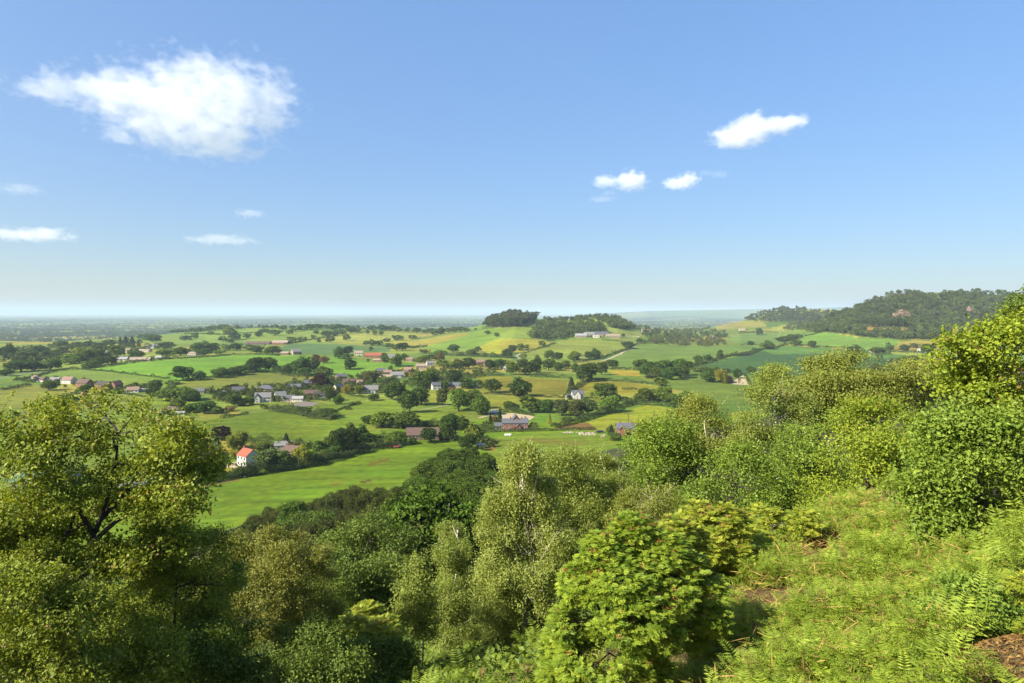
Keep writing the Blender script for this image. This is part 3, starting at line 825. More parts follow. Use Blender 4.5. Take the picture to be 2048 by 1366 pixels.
CLEAR = [('D', [(870,345),(940,330),(1250,340),(1240,368),(1040,376),(900,376)]), ('D', [(1100,215),(1240,215),(1250,285),(1095,285)]), ('D', [(1625,175),(1705,175),(1710,262),(1620,262)]), ('D', [(1260,70),(1390,65),(1470,95),(1400,125),(1300,120)])]
wood_in('hill_woodland', 'mixed woodland covering the big hill with red crags', 'D', [(560,330),(640,290),(700,245),(800,205),(900,155),(1000,110),(1100,83),(1200,72),(1400,85),(1600,85),(1800,88),(1990,105),(2300,130),(2300,520),(1900,520),(1460,440),(1320,425),(1190,432),(1050,418),(900,418),(780,392),(700,385),(600,372)], 2300, 13, 'round', WOOD_LEAF, 1, 1000, CLEAR)
wood_in('pinewood', 'grey-green pines mixed over the flank of the big hill', 'D', [(700,260),(900,160),(1100,90),(1250,110),(1500,200),(1960,150),(2200,200),(2200,350),(1500,360),(1100,320),(800,340)], 620, 14, 'pine', WOOD_GREY, 2, 1000, CLEAR)
wood_in('spur_woodland', 'dark pinewood on the lower hill left of the crags', 'D', [(0,262),(60,235),(150,205),(260,195),(470,195),(500,235),(640,235),(720,240),(700,270),(560,315),(320,315),(190,308),(100,300),(0,285)], 620, 15, 'pine', WOOD_GREY, 3, 1500, [('D', [(480,200),(680,200),(680,236),(480,236)])])
wood_in('hillfoot_woodland', 'belt of trees along the foot of the lower hill', 'D', [(310,360),(320,320),(450,300),(560,315),(760,330),(780,390),(640,372),(540,385),(420,370)], 220, 12, 'round', WOOD_LEAF, 4, 1000)
wood_in('hilltop_pinewood', 'dark pine clump crowning the middle hill', 'C', [(-120,218),(-90,190),(0,165),(60,140),(140,135),(250,150),(290,160),(280,178),(190,192),(150,212),(0,220)], 340, 19, 'pine', WOOD_GREY, 5, 1200)
wood_in('crest_woodland', 'tree belt along the crest of the middle hill', 'C', [(290,165),(420,155),(560,165),(640,150),(720,140),(830,140),(930,150),(1000,190),(1060,215),(1080,225),(960,228),(850,215),(840,185),(740,150),(600,170),(440,172),(310,170)], 280, 12, 'round', WOOD_LEAF, 6, 1300)
wood_in('slope_woodland', 'rounded broadleaf wood on the middle hill slope', 'C', [(245,305),(250,250),(300,205),(420,190),(560,205),(700,195),(830,210),(850,262),(700,268),(560,305),(430,318),(390,330),(330,312)], 240, 15, 'round', WOOD_LEAF, 7, 1100)
wood_in('willow_scrub', 'low olive-yellow scrub wood across the valley floor', 'C', [(1130,345),(1200,310),(1320,290),(1480,310),(1560,300),(1700,310),(1790,330),(1840,345),(1720,362),(1600,372),(1450,360),(1300,352)], 170, 9, 'bush', WOOD_PALE, 8, 900)
wood_in('valley_woodland', 'scattered tree mass in the valley gap', 'C', [(1090,230),(1200,205),(1400,195),(1560,200),(1650,205),(1660,240),(1780,260),(1780,300),(1640,320),(1400,320),(1260,290),(1140,300)], 230, 12, 'round', WOOD_LEAF, 9, 1100)
wood_in('belt_woodland', 'mixed trees round houses at the plain edge', 'A', [(0,560),(0,400),(200,390),(440,360),(700,345),(1000,330),(1250,300),(1300,400),(1000,440),(900,500),(640,540),(420,545),(250,560)], 170, 10, 'round', WOOD_LEAF, 10, 900)
wood_in('ridge_woodland', 'dark tree line along the far ridge top', 'B', [(-560,240),(-300,225),(0,218),(400,212),(900,215),(1300,250),(1300,262),(900,235),(500,226),(0,228),(-500,262)], 260, 11, 'round', WOOD_LEAF, 11, 1500)
wood_in('village_shrubbery', 'garden shrubs and small trees between the village houses', 'B', [(-300,760),(-200,700),(100,690),(400,640),(640,620),(900,600),(1260,560),(1700,540),(2040,560),(1900,600),(1400,680),(1250,700),(1000,720),(900,690),(640,760),(560,790),(300,760),(0,800),(-250,830)], 520, 5.0, 'bush', WOOD_LEAF, 12, 350, cat='shrubbery')

def far_plain():
    rng = np.random.default_rng(77)
    pts = []
    # hedgerow trees in lines and clumps over the plain
    for i in range(760):
        y = 2500 * (16000 / 2500) ** rng.uniform(0, 1)
        u = rng.uniform(-150, 1550); x = (u - 1024) / FPX * y
        L = rng.uniform(0.05, 0.16) * y; a = rng.normal() * 0.35 + 0.1
        n = int(rng.uniform(6, 22))
        t = rng.uniform(-0.5, 0.5, n) * L
        pts.append(np.stack([x + t * math.cos(a), y + t * math.sin(a), np.zeros(n)], -1) + rng.normal(size=(n, 3)) * 6)
    for i in range(130):
        y = 2600 * (14000 / 2600) ** rng.uniform(0, 1)
        x = (rng.uniform(-100, 1500) - 1024) / FPX * y
        n = int(rng.uniform(15, 50)); s = 0.02 * y
        pts.append(np.stack([x + rng.normal(size=n) * s * 1.6, y + rng.normal(size=n) * s, np.zeros(n)], -1))
    p = np.concatenate(pts)
    p[:, 2] = height(p[:, 0], p[:, 1])
    uu = 1024 + FPX * p[:, 0] / p[:, 1]
    zc = height(p[:, 0], p[:, 1])
    p = p[zc < -90]
    P = Parts()
    base = []
    for s in (71, 72, 73):
        Pp, _, _ = proto('round', s, 22, 2, 0.26)
        base.append(Pp.arrays())
    for q in p:
        v, f, t = base[rng.integers(3)]
        h = rng.uniform(9, 16); w = rng.uniform(12, 26)
        P.add(v * np.array([w, w, h]) + q, f, np.clip(t * 0.4 + rng.uniform(0, 0.4), 0, 0.93))
    tag(link('plain_woodland', P.mesh('plain_woodland', [WOOD_LEAF])), 'hedgerow trees and copses dotted over the hazy far plain', 'woodland', kind='stuff')

far_plain()

# single pines whose bare trunks show
def pine_row(spec, n, place, h, seed):
    rng = np.random.default_rng(seed)
    view, pa, pb = spec
    us, vs = [], []
    for i in range(n):
        t = (i + rng.uniform(-0.3, 0.3)) / (n - 1)
        u, v = px(view, pa[0] + (pb[0] - pa[0]) * t, pa[1] + (pb[1] - pa[1]) * t + rng.uniform(-6, 6))
        us.append(u); vs.append(v)
    for q in ground(us, vs, 900.0):
        hh = h * rng.uniform(0.85, 1.15)
        stand_tree('n', (q[0], q[1], q[2] - 0.3), hh, hh * 0.5, f'tall bare-trunked pine {place}', group='pines ' + place)
pine_row(('D', (850, 345), (1190, 338)), 22, 'in the row under the red crag', 17, 1)
pine_row(('C', (-130, 222), (190, 208)), 30, 'along the near edge of the hilltop clump', 18, 2)
# ------------------------------------------------------------------ hedges
HEDGE_LEAF = leaf_material('hedge_leaves', (0.026, 0.044, 0.012), (0.095, 0.125, 0.032), 0.2, rough=0.75, spec=0.12)
HEDGES = [  # view, line, height, width, label
 ('A', [(640,548),(800,560),(1050,590),(1340,625)], 1.6, 2.0, 'low hedge dividing the long bright field from the pasture'),
 ('A', [(0,712),(120,695),(240,675)], 2.0, 2.5, 'short hedge in the far left pasture'),
 ('A', [(110,640),(250,612),(440,560),(640,547)], 1.8, 2.2, 'hedge along the lane above the brick row'),
 ('A', [(640,547),(900,520),(1150,482),(1420,462)], 2.0, 3.0, 'hedge on the far edge of the long bright field'),
 ('A', [(1420,462),(1850,430),(2048,430),(2200,440)], 2.0, 3.0, 'hedge beyond the bright field below the ridge trees'),
 ('A', [(1600,622),(1920,588),(2048,563)], 2.0, 3.0, 'hedge under the trees of the bright field'),
 ('A', [(1690,742),(1790,712)], 1.8, 2.0, 'clipped hedge in front of the gabled village house'),
 ('A', [(940,735),(1150,765)], 1.5, 2.0, 'hedge below the row of brick houses'),
 ('A', [(1450,268),(1740,277),(2048,257)], 2.0, 3.0, 'thin hedge crossing the pale ridge pasture'),
 ('B', [(0,562),(160,572),(340,602),(480,610)], 2.0, 3.0, 'hedge under the dark tree row'),
 ('B', [(840,612),(1000,574),(1200,562),(1240,532)], 2.0, 2.5, 'hedge behind the brick village houses'),
 ('B', [(270,352),(420,325),(560,302),(620,297)], 2.0, 3.0, 'hedge climbing from the ridge farm'),
 ('B', [(760,748),(910,770)], 2.2, 2.2, 'clipped hedge in front of the two yellow willows'),
 ('B', [(430,772),(600,797)], 1.8, 2.0, 'hedge in front of the brick bungalow'),
 ('B', [(1240,378),(1330,372),(1400,365)], 4.0, 6.0, 'tall dark hedge in the yellow strip'),
 ('B', [(1420,432),(1600,440),(1800,447),(2048,458)], 2.5, 4.0, 'bushy hedge under the striped hill fields'),
 ('B', [(1840,742),(1950,745),(2048,752),(2360,768),(2480,772)], 1.6, 2.0, 'long low hedge below the round meadow trees'),
 ('B', [(1700,612),(1780,592),(2000,600)], 2.0, 2.5, 'hedge in the paddocks beside the lane'),
 ('B', [(640,892),(740,850),(850,815)], 1.2, 1.6, 'ragged hedge line in the lower meadow'),
 ('B', [(160,875),(380,900),(480,928),(650,945)], 2.6, 4.0, 'thick hedge below the sand arena'),
 ('C', [(510,768),(560,730),(610,692),(720,628)], 2.2, 2.6, 'hedge running up behind the white gabled house'),
 ('C', [(720,628),(840,637),(1050,652),(1240,668)], 2.2, 2.4, 'straight hedge between the two yellow meadows'),
 ('C', [(850,547),(1090,552)], 2.0, 2.0, 'hedge above the buttercup strip'),
 ('C', [(640,482),(780,462),(880,432),(950,410),(1040,368),(1090,345)], 2.2, 3.0, 'dark hedge beside the hill lane'),
 ('C', [(180,422),(260,398),(340,372),(440,342)], 1.8, 2.5, 'hedge on the pasture below the hill farm'),
 ('C', [(800,312),(980,332)], 1.6, 2.0, 'hedge below the hill farm yard'),
 ('C', [(1500,522),(1600,505),(1700,480),(1860,440),(2048,400)], 2.6, 4.0, 'bushy hedge on the edge of the dark crop'),
 ('C', [(420,1010),(620,962),(740,925),(850,892),(950,850),(1060,822),(1280,832),(1340,842)], 2.8, 3.4, 'thick winding hedge above the buttercup field'),
 ('C', [(230,602),(420,610),(560,622)], 1.8, 2.0, 'hedge above the brown-tinged meadow'),
 ('C', [(1920,582),(1945,625),(1970,668)], 1.5, 2.0, 'short hedge beside the gravel yard of the brick barn'),
 ('C', [(960,707),(1080,707)], 2.2, 2.2, 'short piece of hedge in the yellow meadow'),
 ('C', [(1880,265),(2010,258)], 3.5, 5.0, 'tall clipped hedge near the hamlet'),
 ('D', [(0,542),(80,520),(160,502),(330,467)], 2.4, 3.4, 'hedge at the top corner of the dark crop'),
 ('D', [(330,467),(540,477),(800,497),(840,502)], 2.0, 2.6, 'long hedge between dark crop and rolling field'),
 ('D', [(0,467),(170,470)], 1.8, 2.4, 'low hedge left of the rolling field'),
 ('D', [(440,412),(520,395),(600,377)], 2.2, 3.0, 'hedge rising to the wood edge'),
 ('D', [(1080,517),(1330,522)], 1.8, 2.2, 'hedge in front of the white farm'),
 ('D', [(0,377),(180,372),(300,365)], 2.4, 4.0, 'hedge below the lower hill'),
 ('E', [(370,742),(480,728),(640,697),(820,668),(1000,640)], 3.5, 5.0, 'thick dark hedge between the white house and the meadow'),
 ('E', [(1000,640),(1180,615),(1350,578),(1520,535),(1700,478)], 3.5, 5.0, 'thick dark hedge along the top of the near meadow'),
 ('E', [(1700,478),(1850,462),(1960,450)], 2.5, 3.0, 'hedge beside the red trailer'),
 ('E', [(720,430),(830,425),(960,430)], 2.5, 3.5, 'hedge behind the garden of the white house'),
 ('E', [(960,152),(1100,180),(1250,205),(1450,232)], 2.8, 4.0, 'bushy hedge at the top of the green slope'),
 ('E', [(560,225),(660,205),(780,190)], 1.2, 2.0, 'rough bank hedge above the green slope'),
 ('F', [(730,412),(900,408),(1080,405),(1200,402)], 2.0, 2.2, 'clipped roadside hedge below the farmhouse'),
 ('F', [(1200,402),(1400,396),(1620,394)], 2.0, 2.2, 'clipped roadside hedge near the stone heap'),
 ('F', [(620,362),(740,382),(880,392)], 2.6, 3.4, 'broad clipped hedge left of the farmhouse'),
 ('F', [(230,352),(400,362),(520,362)], 2.2, 3.0, 'dark hedge behind the brown barn'),
 ('F', [(860,245),(1000,262),(1130,280)], 1.8, 2.2, 'hedge behind the gravel yard'),
]

def hedge(view, line, h, w, label, seed):
    rng = np.random.default_rng(seed)
    if 'clipped' not in label and 'low' not in label:
        h *= 1.35; w *= 1.2
    uv = [px(view, *p) for p in line]
    g = ground([p[0] for p in uv], [p[1] for p in uv], 150.0)
    seg = np.linalg.norm(np.diff(g[:, :2], axis=0), axis=1)
    tot = seg.sum(); s = np.concatenate([[0], np.cumsum(seg)])
    y = g[:, 1].mean()
    lf = max(0.35, 0.0011 * y)                       # leaf clump size follows how large the hedge is seen
    n = int(min(9000, tot * (h * 2 + w) / (lf * lf) * 1.3))
    t = rng.uniform(0, tot, n)
    x = np.interp(t, s, g[:, 0]); yy = np.interp(t, s, g[:, 1])
    k = np.clip(np.searchsorted(s, t) - 1, 0, len(seg) - 1)
    dx = np.diff(g[:, 0])[k] / np.maximum(seg[k], 1e-6); dy = np.diff(g[:, 1])[k] / np.maximum(seg[k], 1e-6)
    nb = max(2, int(tot / 9))
    bx_, bh_, bw_ = rng.uniform(0, tot, nb), rng.uniform(0.0, 1.25, nb) ** 2, rng.uniform(1.5, 5.0, nb)
    bump = np.max(bh_[None] * np.exp(-((t[:, None] - bx_[None]) / bw_[None]) ** 2), axis=1) if h > 1.4 and 'clipped' not in label else 0.0
    hh = h * (0.85 + 0.22 * np.sin(t / 3.1 + seed) * np.sin(t / 7.7) + 0.12 * np.sin(t / 1.3) + bump)
    ang = rng.uniform(0, np.pi, n)
    off = np.cos(ang) * w / 2; z = np.sin(ang) ** 0.6 * hh * rng.uniform(0.25, 1.0, n) ** 0.4
    c = np.stack([x - dy * off, yy + dx * off, height(x, yy) + z], -1)
    nn = unit(np.stack([-dy * np.cos(ang), dx * np.cos(ang), np.sin(ang) + 0.2], -1) + rng.normal(size=(n, 3)) * 0.5)
    v, f = leaf_quads(c, nn, lf * rng.uniform(0.8, 1.7, n), lf * rng.uniform(0.7, 1.2, n), rng)
    P = Parts(); P.add(v, f, rng.uniform(0, 0.93, n) * 0.6 + 0.3 * (np.sin(t / 5.0) * 0.5 + 0.5))
    o = link('hedge', P.mesh('hedge', [HEDGE_LEAF]))
    # origin at the hedge's own foot
    o.data.transform(Matrix.Translation(-Vector(g[0]))); o.location = g[0]
    tag(o, label, 'hedge')

for i, hd in enumerate(HEDGES):
    hedge(*hd, i + 1)

# ------------------------------------------------------------------ flat patches: lanes, yards, arena
def patch_sheet(name, view, pts, mat, lift=0.15, kind='structure', label=None, cat=None):
    uv = [px(view, *p) for p in pts]
    # densify the outline so that the sheet follows the ground
    out = []
    for i in range(len(uv)):
        a, b = np.array(uv[i]), np.array(uv[(i + 1) % len(uv)])
        n = max(2, int(np.linalg.norm(b - a) / 3))
        out += [tuple(a + (b - a) * t) for t in np.arange(n) / n]
    g = ground([p[0] for p in out], [p[1] for p in out], 150.0)
    c = g.mean(0); c[2] = float(height(c[0], c[1]))
    n = len(g)
    rings = [c + (g - c) * s for s in (1.0, 0.66, 0.33)]
    for r_ in rings: r_[:, 2] = height(r_[:, 0], r_[:, 1]) + lift
    c[2] += lift
    v = np.concatenate(rings + [c[None]])
    i = np.arange(n); j = (i + 1) % n
    quads = np.concatenate([np.stack([i + k * n, j + k * n, j + (k + 1) * n, i + (k + 1) * n], -1) for k in range(2)])
    tris = np.stack([i + 2 * n, j + 2 * n, np.full(n, 3 * n)], -1)
    o = link(name, mesh_np(name, v, [quads, tris], [mat]))
    return tag(o, label, cat, kind=kind)

def lane(name, view, pts, width, mat, lift=0.15):
    uv = [px(view, *p) for p in pts]
    g = ground([p[0] for p in uv], [p[1] for p in uv], 150.0)
    s = np.concatenate([[0], np.cumsum(np.linalg.norm(np.diff(g[:, :2], axis=0), axis=1))])
    t = np.linspace(0, s[-1], max(8, int(s[-1] / 6)))
    x = np.interp(t, s, g[:, 0]); y = np.interp(t, s, g[:, 1])
    tx = np.gradient(x); ty = np.gradient(y); L = np.hypot(tx, ty) + 1e-9
    nx, ny = -ty / L * width / 2, tx / L * width / 2
    a = np.stack([x + nx, y + ny, height(x + nx, y + ny) + lift], -1); b = np.stack([x - nx, y - ny, height(x - nx, y - ny) + lift], -1)
    n = len(t)
    i = np.arange(n - 1)
    o = link(name, mesh_np(name, np.concatenate([a, b]), np.stack([i, i + 1, i + 1 + n, i + n], -1), [mat]))
    return tag(o, kind='structure')

GRAVEL = material('gravel', rgb(226, 205, 160), 0.95, 0.15, 0.6)
TRACK = material('track', rgb(214, 200, 160), 0.95, 0.2, 0.2)
SAND = material('arena_sand', rgb(150, 140, 128), 0.95, 0.1, 0.3)
TARMAC = material('lane_tarmac', rgb(170, 165, 150), 0.9, 0.15, 0.3)
patch_sheet('gravel_yard', 'F', [(870,268),(960,262),(1100,280),(1140,292),(1090,325),(880,325)], GRAVEL)
patch_sheet('riding_arena', 'B', [(300,832),(420,797),(545,812),(500,835),(370,850)], SAND)
patch_sheet('gravel_drive', 'E', [(560,592),(640,575),(700,560),(690,618),(560,612)], GRAVEL)
patch_sheet('barn_yard', 'C', [(1840,640),(1915,592),(1965,672),(1830,665)], GRAVEL)
patch_sheet('front_drive', 'F', [(905,372),(935,368),(948,405),(915,405)], material('brick_paving', rgb(175, 125, 105), 0.9, 0.15, 1.0))
patch_sheet('garden_terrace', 'B', [(230,800),(330,780),(420,790),(330,812)], GRAVEL)
lane('farm_lane', 'C', [(800,478),(900,445),(950,425),(1010,390),(1060,362),(1095,342),(1130,325)], 5, TRACK)
lane('farm_track', 'C', [(205,470),(150,462),(128,440),(160,420),(260,402)], 3.5, TRACK)
lane('drive', 'C', [(560,440),(620,425),(640,440),(600,470)], 3.5, TRACK)
lane('field_path', 'B', [(1180,862),(980,880),(800,895),(680,905)], 1.2, material('worn_grass', rgb(150, 165, 85), 0.95, 0.2, 0.5))
lane('village_lane', 'B', [(1560,830),(1480,845),(1330,870)], 1.5, TRACK)
lane('hamlet_lane', 'A', [(0,612),(110,595),(250,575),(430,548)], 4, TARMAC)
lane('house_lane', 'F', [(700,300),(760,285),(850,275)], 3.0, GRAVEL)
lane('upper_lane', 'B', [(1330,560),(1380,530),(1430,505),(1460,480)], 4.0, TARMAC)

# ------------------------------------------------------------------ buildings
GLASS = material('window_glass', (0.03, 0.035, 0.045), 0.15, spec=0.6)
WHITE_FRAME = material('white_frame', (0.75, 0.74, 0.70), 0.5)
DOOR_M = {k: material('door_' + k, c, 0.5) for k, c in (('white', (0.7, 0.7, 0.66)), ('green', (0.05, 0.12, 0.07)), ('dark', (0.04, 0.035, 0.03)), ('blue', (0.15, 0.25, 0.4)))}
WALL_M = {
 'white': material('white_render', (0.53, 0.51, 0.45), 0.85, 0.05, 0.8), 'cream': material('cream_render', (0.52, 0.45, 0.29), 0.85, 0.06, 0.8),
 'brick': material('red_brick', (0.19, 0.08, 0.052), 0.9, 0.22, 3.0), 'orange': material('orange_brick', (0.20, 0.10, 0.062), 0.9, 0.2, 3.0),
 'stone': material('buff_stone', (0.28, 0.22, 0.16), 0.9, 0.2, 2.0), 'timber': material('dark_boarding', (0.12, 0.085, 0.06), 0.9, 0.25, 2.0), 'grey': material('grey_cladding', (0.34, 0.34, 0.33), 0.7, 0.1, 1.0)}
ROOF_M = {
 'slate': material('slate_roof', (0.085, 0.087, 0.10), 0.7, 0.2, 1.5), 'grey': material('grey_tiles', (0.15, 0.148, 0.145), 0.8, 0.2, 1.5), 'brown': material('brown_tiles', (0.095, 0.06, 0.048), 0.85, 0.22, 1.5),
 'red': material('red_pantiles', (0.24, 0.072, 0.038), 0.8, 0.18, 1.5), 'pink': material('faded_tiles', (0.19, 0.12, 0.09), 0.85, 0.18, 1.5), 'tan': material('tan_tiles', (0.24, 0.19, 0.14), 0.85, 0.15, 1.5),
 'metal': material('pale_sheeting', (0.25, 0.245, 0.235), 0.6, 0.1, 0.8), 'green': material('green_sheeting', (0.08, 0.15, 0.10), 0.6, 0.12, 0.8), 'dark': material('dark_tiles', (0.05, 0.042, 0.038), 0.85, 0.2, 1.5)}

def box(x0, x1, y0, y1, z0, z1):
    v = np.array([(x, y, z) for z in (z0, z1) for y in (y0, y1) for x in (x0, x1)], float)
    f = np.array([(0, 2, 3, 1), (4, 5, 7, 6), (0, 1, 5, 4), (2, 6, 7, 3), (0, 4, 6, 2), (1, 3, 7, 5)])
    return v, f

def simple(name, v, f, mat, parent):
    return link(name, mesh_np(name, v, f, [mat]), parent)

def gable_wall(L, D, h, hr):
    """walls of a gabled block, ridge along x, centred on the origin"""
    x, y = L / 2, D / 2
    v = [(-x, -y, -1), (x, -y, -1), (x, y, -1), (-x, y, -1), (-x, -y, h), (x, -y, h), (x, y, h), (-x, y, h), (-x, 0, h + hr), (x, 0, h + hr)]
    q = [(0, 1, 5, 4), (2, 3, 7, 6), (1, 2, 6, 5), (3, 0, 4, 7)]
    t = [(5, 6, 9), (7, 4, 8)]
    return np.array(v, float), [np.array(q), np.array(t)]

def gable_roof(L, D, h, hr, ov=0.35, th=0.18):
    x = L / 2 + ov; y = D / 2 + ov; e = hr * ov / (D / 2)
    z0 = h - e + 0.03; zr = h + hr + 0.03
    top = [(-x, -y, z0 + th), (x, -y, z0 + th), (x, 0, zr + th), (-x, 0, zr + th), (x, y, z0 + th), (-x, y, z0 + th)]
    bot = [(a, b, c - th) for a, b, c in top]
    v = np.array(top + bot, float)
    q = [(0, 1, 2, 3), (3, 2, 4, 5), (6, 9, 8, 7), (9, 11, 10, 8), (0, 6, 7, 1), (5, 4, 10, 11), (0, 3, 9, 6), (3, 5, 11, 9), (1, 7, 8, 2), (2, 8, 10, 4)]
    return v, np.array(q)

def hip_roof(L, D, h, hr, ov=0.4):
    x, y = L / 2 + ov, D / 2 + ov
    r = max(0.3, L / 2 - D / 2)
    v = np.array([(-x, -y, h), (x, -y, h), (x, y, h), (-x, y, h), (-r, 0, h + hr), (r, 0, h + hr), (-x, -y, h - 0.15), (x, -y, h - 0.15), (x, y, h - 0.15), (-x, y, h - 0.15)], float)
    return v, [np.array([(0, 1, 5, 4), (2, 3, 4, 5), (6, 9, 8, 7), (0, 6, 7, 1), (1, 7, 8, 2), (2, 8, 9, 3), (3, 9, 6, 0)]), np.array([(1, 2, 5), (3, 0, 4)])]

def window(parent, cx, y, z, w, h, face):
    """face: 0 front (-y), 1 right (+x), 2 left (-x); a frame with its pane"""
    def turn(v):
        if face == 0: return v
        if face == 1: return np.stack([-v[:, 1], v[:, 0], v[:, 2]], -1)
        return np.stack([v[:, 1], -v[:, 0], v[:, 2]], -1)
    fr = simple('window', turn(box(cx - w / 2 - 0.09, cx + w / 2 + 0.09, y - 0.06, y + 0.02, z - 0.09, z + h + 0.09)[0]), box(0, 1, 0, 1, 0, 1)[1], WHITE_FRAME, parent)
    P = Parts()
    nb = 2 if w > 0.9 else 1
    for i in range(nb):
        a = cx - w / 2 + w * i / nb + 0.03; b = cx - w / 2 + w * (i + 1) / nb - 0.03
        v, f = box(a, b, y - 0.085, y - 0.05, z, z + h)
        P.add(turn(v), f)
    link('pane', P.mesh('pane', [GLASS]), fr)

def block(t, L, D, h, hr, wall, roof, hip=False, chim=(), floors=1, nwin=3, door=None, gable_win=True, off=(0, 0), turn=0.0):
    """one roofed block under thing t (or a wing offset from it)"""
    M = Matrix.Translation((off[0], off[1], 0)) @ Matrix.Rotation(math.radians(turn), 4, 'Z')
    made = []
    v, f = gable_wall(L, D, h, 0.01 if hip else hr)
    wl = simple('wall', v, f, WALL_M[wall], t); made.append(wl)
    v, f = hip_roof(L, D, h, hr) if hip else gable_roof(L, D, h, hr)
    rf = simple('roof', v, f, ROOF_M[roof], t); made.append(rf)
    for c in chim:
        v, f = box(c - 0.4, c + 0.4, -0.35, 0.35, h + hr * 0.6, h + hr + 1.1)
        ch = simple('chimney', v, f, WALL_M['brick' if wall in ('white', 'cream', 'brick', 'stone') else 'orange'], rf)
        v2, f2 = box(c - 0.12, c + 0.12, -0.12, 0.12, h + hr + 1.1, h + hr + 1.45)
        simple('chimney_pot', v2, f2, ROOF_M['red'], t if False else rf)
    fh = h / floors
    for fl in range(floors):
        z = fl * fh + fh * 0.36
        for i in range(nwin):
            x = -L / 2 + L * (i + 0.5) / nwin
            if door is not None and fl == 0 and i == nwin // 2:
                continue
            window(t, x, -D / 2, z, min(1.5, L / nwin * 0.5), fh * 0.42, 0); made += []
        if gable_win and D > 4:
            window(t, 0, -L / 2, z, 1.2, fh * 0.42, 1); window(t, 0, -L / 2, z, 1.2, fh * 0.42, 2)
    if door is not None:
        x = -L / 2 + L * (nwin // 2 + 0.5) / nwin
        v, f = box(x - 0.5, x + 0.5, -D / 2 - 0.05, -D / 2 + 0.02, 0, 2.05)
        simple('door', v, f, DOOR_M[door], t)
    if off != (0, 0) or turn:
        for ch in t.children:
            if not ch.get('done'):
                ch.matrix_local = M @ ch.matrix_local
    for ch in t.children:
        ch['done'] = 1

HOUSES = []
def house(name, label, view, x, y, yaw, L, D, h, hr, wall, roof, cat='house', wings=(), k=0.9, **kw):
    u, v = px(view, x, y)
    q = ground(u, v, 150.0)[0]
    t = thing(name, label, cat, (q[0], q[1] + D * 0.4, q[2]), math.radians(yaw))
    HOUSES.append((q[0], q[1] + D * 0.4, L * k, D * k))
    t.scale = (k, k, k)
    for w in wings:
        block(t, **w)
    block(t, L, D, h, hr, wall, roof, **kw)
    for ch in t.children:
        del ch['done']
    return t

house('white_house', 'white two-storey house with an orange-red roof above the near meadow', 'E', 755, 605, -38, 8.5, 7.5, 5.6, 2.9, 'white', 'red', chim=(-3.4,), floors=2, nwin=3, door='dark')
house('outbuilding', 'low grey-roofed outbuilding behind the olive willows', 'E', 1040, 472, 10, 9, 6, 2.6, 1.8, 'stone', 'grey', nwin=2, door='dark', cat='shed')
house('outbuilding', 'small brown-roofed outbuilding beside the weeping willow', 'E', 1110, 520, -20, 9, 6, 2.6, 2.6, 'stone', 'brown', nwin=2, door='dark', cat='shed')
house('farmhouse', 'long brick farmhouse with slate roof beside the gravel yard', 'F', 985, 392, 2, 17, 6.5, 4.6, 2.4, 'brick', 'slate', cat='farmhouse', chim=(-3.0, 4.5), floors=2, nwin=5, door='dark',
      wings=[dict(L=10, D=7, h=4.6, hr=4.2, wall='brick', roof='slate', turn=90, off=(0.5, 4.0), floors=2, nwin=2), dict(L=5, D=5.5, h=2.7, hr=1.6, wall='white', roof='slate', off=(-10.9, 0), nwin=1, door='white'), dict(L=3, D=2.6, h=2.5, hr=1.5, wall='brick', roof='slate', turn=90, off=(2.2, -4.3), nwin=1)])
house('brick_cottage', 'slate-roofed brick cottage at the end of the stone heap', 'F', 1865, 432, -4, 12, 7, 4.2, 2.6, 'brick', 'slate', chim=(-3.5, 3.5), floors=2, nwin=4, door='dark',
      wings=[dict(L=4, D=4, h=3.8, hr=2.2, wall='brick', roof='slate', turn=90, off=(-2.5, -4.2), floors=2, nwin=1)])
house('gabled_house', 'white house with twin gables and grey roofs in the meadows', 'C', 615, 778, 6, 12, 8, 4.2, 4.0, 'white', 'slate', floors=2, nwin=3, chim=(3.5,), door='dark', k=0.8,
      wings=[dict(L=9, D=7, h=4.2, hr=4.2, wall='white', roof='slate', turn=90, off=(-2.0, -3.2), floors=2, nwin=2), dict(L=5, D=4.5, h=2.6, hr=2.0, wall='white', roof='slate', off=(-10, -2), nwin=1)])
house('brick_barn', 'red brick barn half hidden by the yellow weeping willow', 'C', 1815, 652, 60, 9, 7, 4.6, 3.2, 'brick', 'pink', cat='barn', nwin=2, door='dark', floors=2)
house('long_barn', 'long low barn with a brown roof behind dark trees', 'F', 300, 470, 4, 27, 10, 3.0, 3.6, 'timber', 'brown', cat='barn', nwin=6, door='blue', gable_win=False)
house('field_shelter', 'small open pale-roofed field shelter under the meadow trees', 'F', 712, 538, 8, 4.2, 3.2, 2.0, 0.6, 'timber', 'metal', cat='shelter', nwin=1, gable_win=False)
house('green_roofed_shed', 'long shed with a green sheet roof glimpsed behind the left tree', 'P', 75, 975, 14, 24, 12, 3.2, 2.6, 'grey', 'green', cat='shed', nwin=6, gable_win=False)
house('farm_shed', 'low grey farm shed at the meadow edge behind the left tree', 'P', 255, 985, 12, 12, 7, 2.4, 1.2, 'timber', 'slate', cat='shed', nwin=3, gable_win=False)
house('brick_house', 'brick house roof peeping out over the left tree crown', 'A', 250, 930, 20, 10, 7, 4.6, 2.8, 'brick', 'brown', floors=2, nwin=3, chim=(-3,))

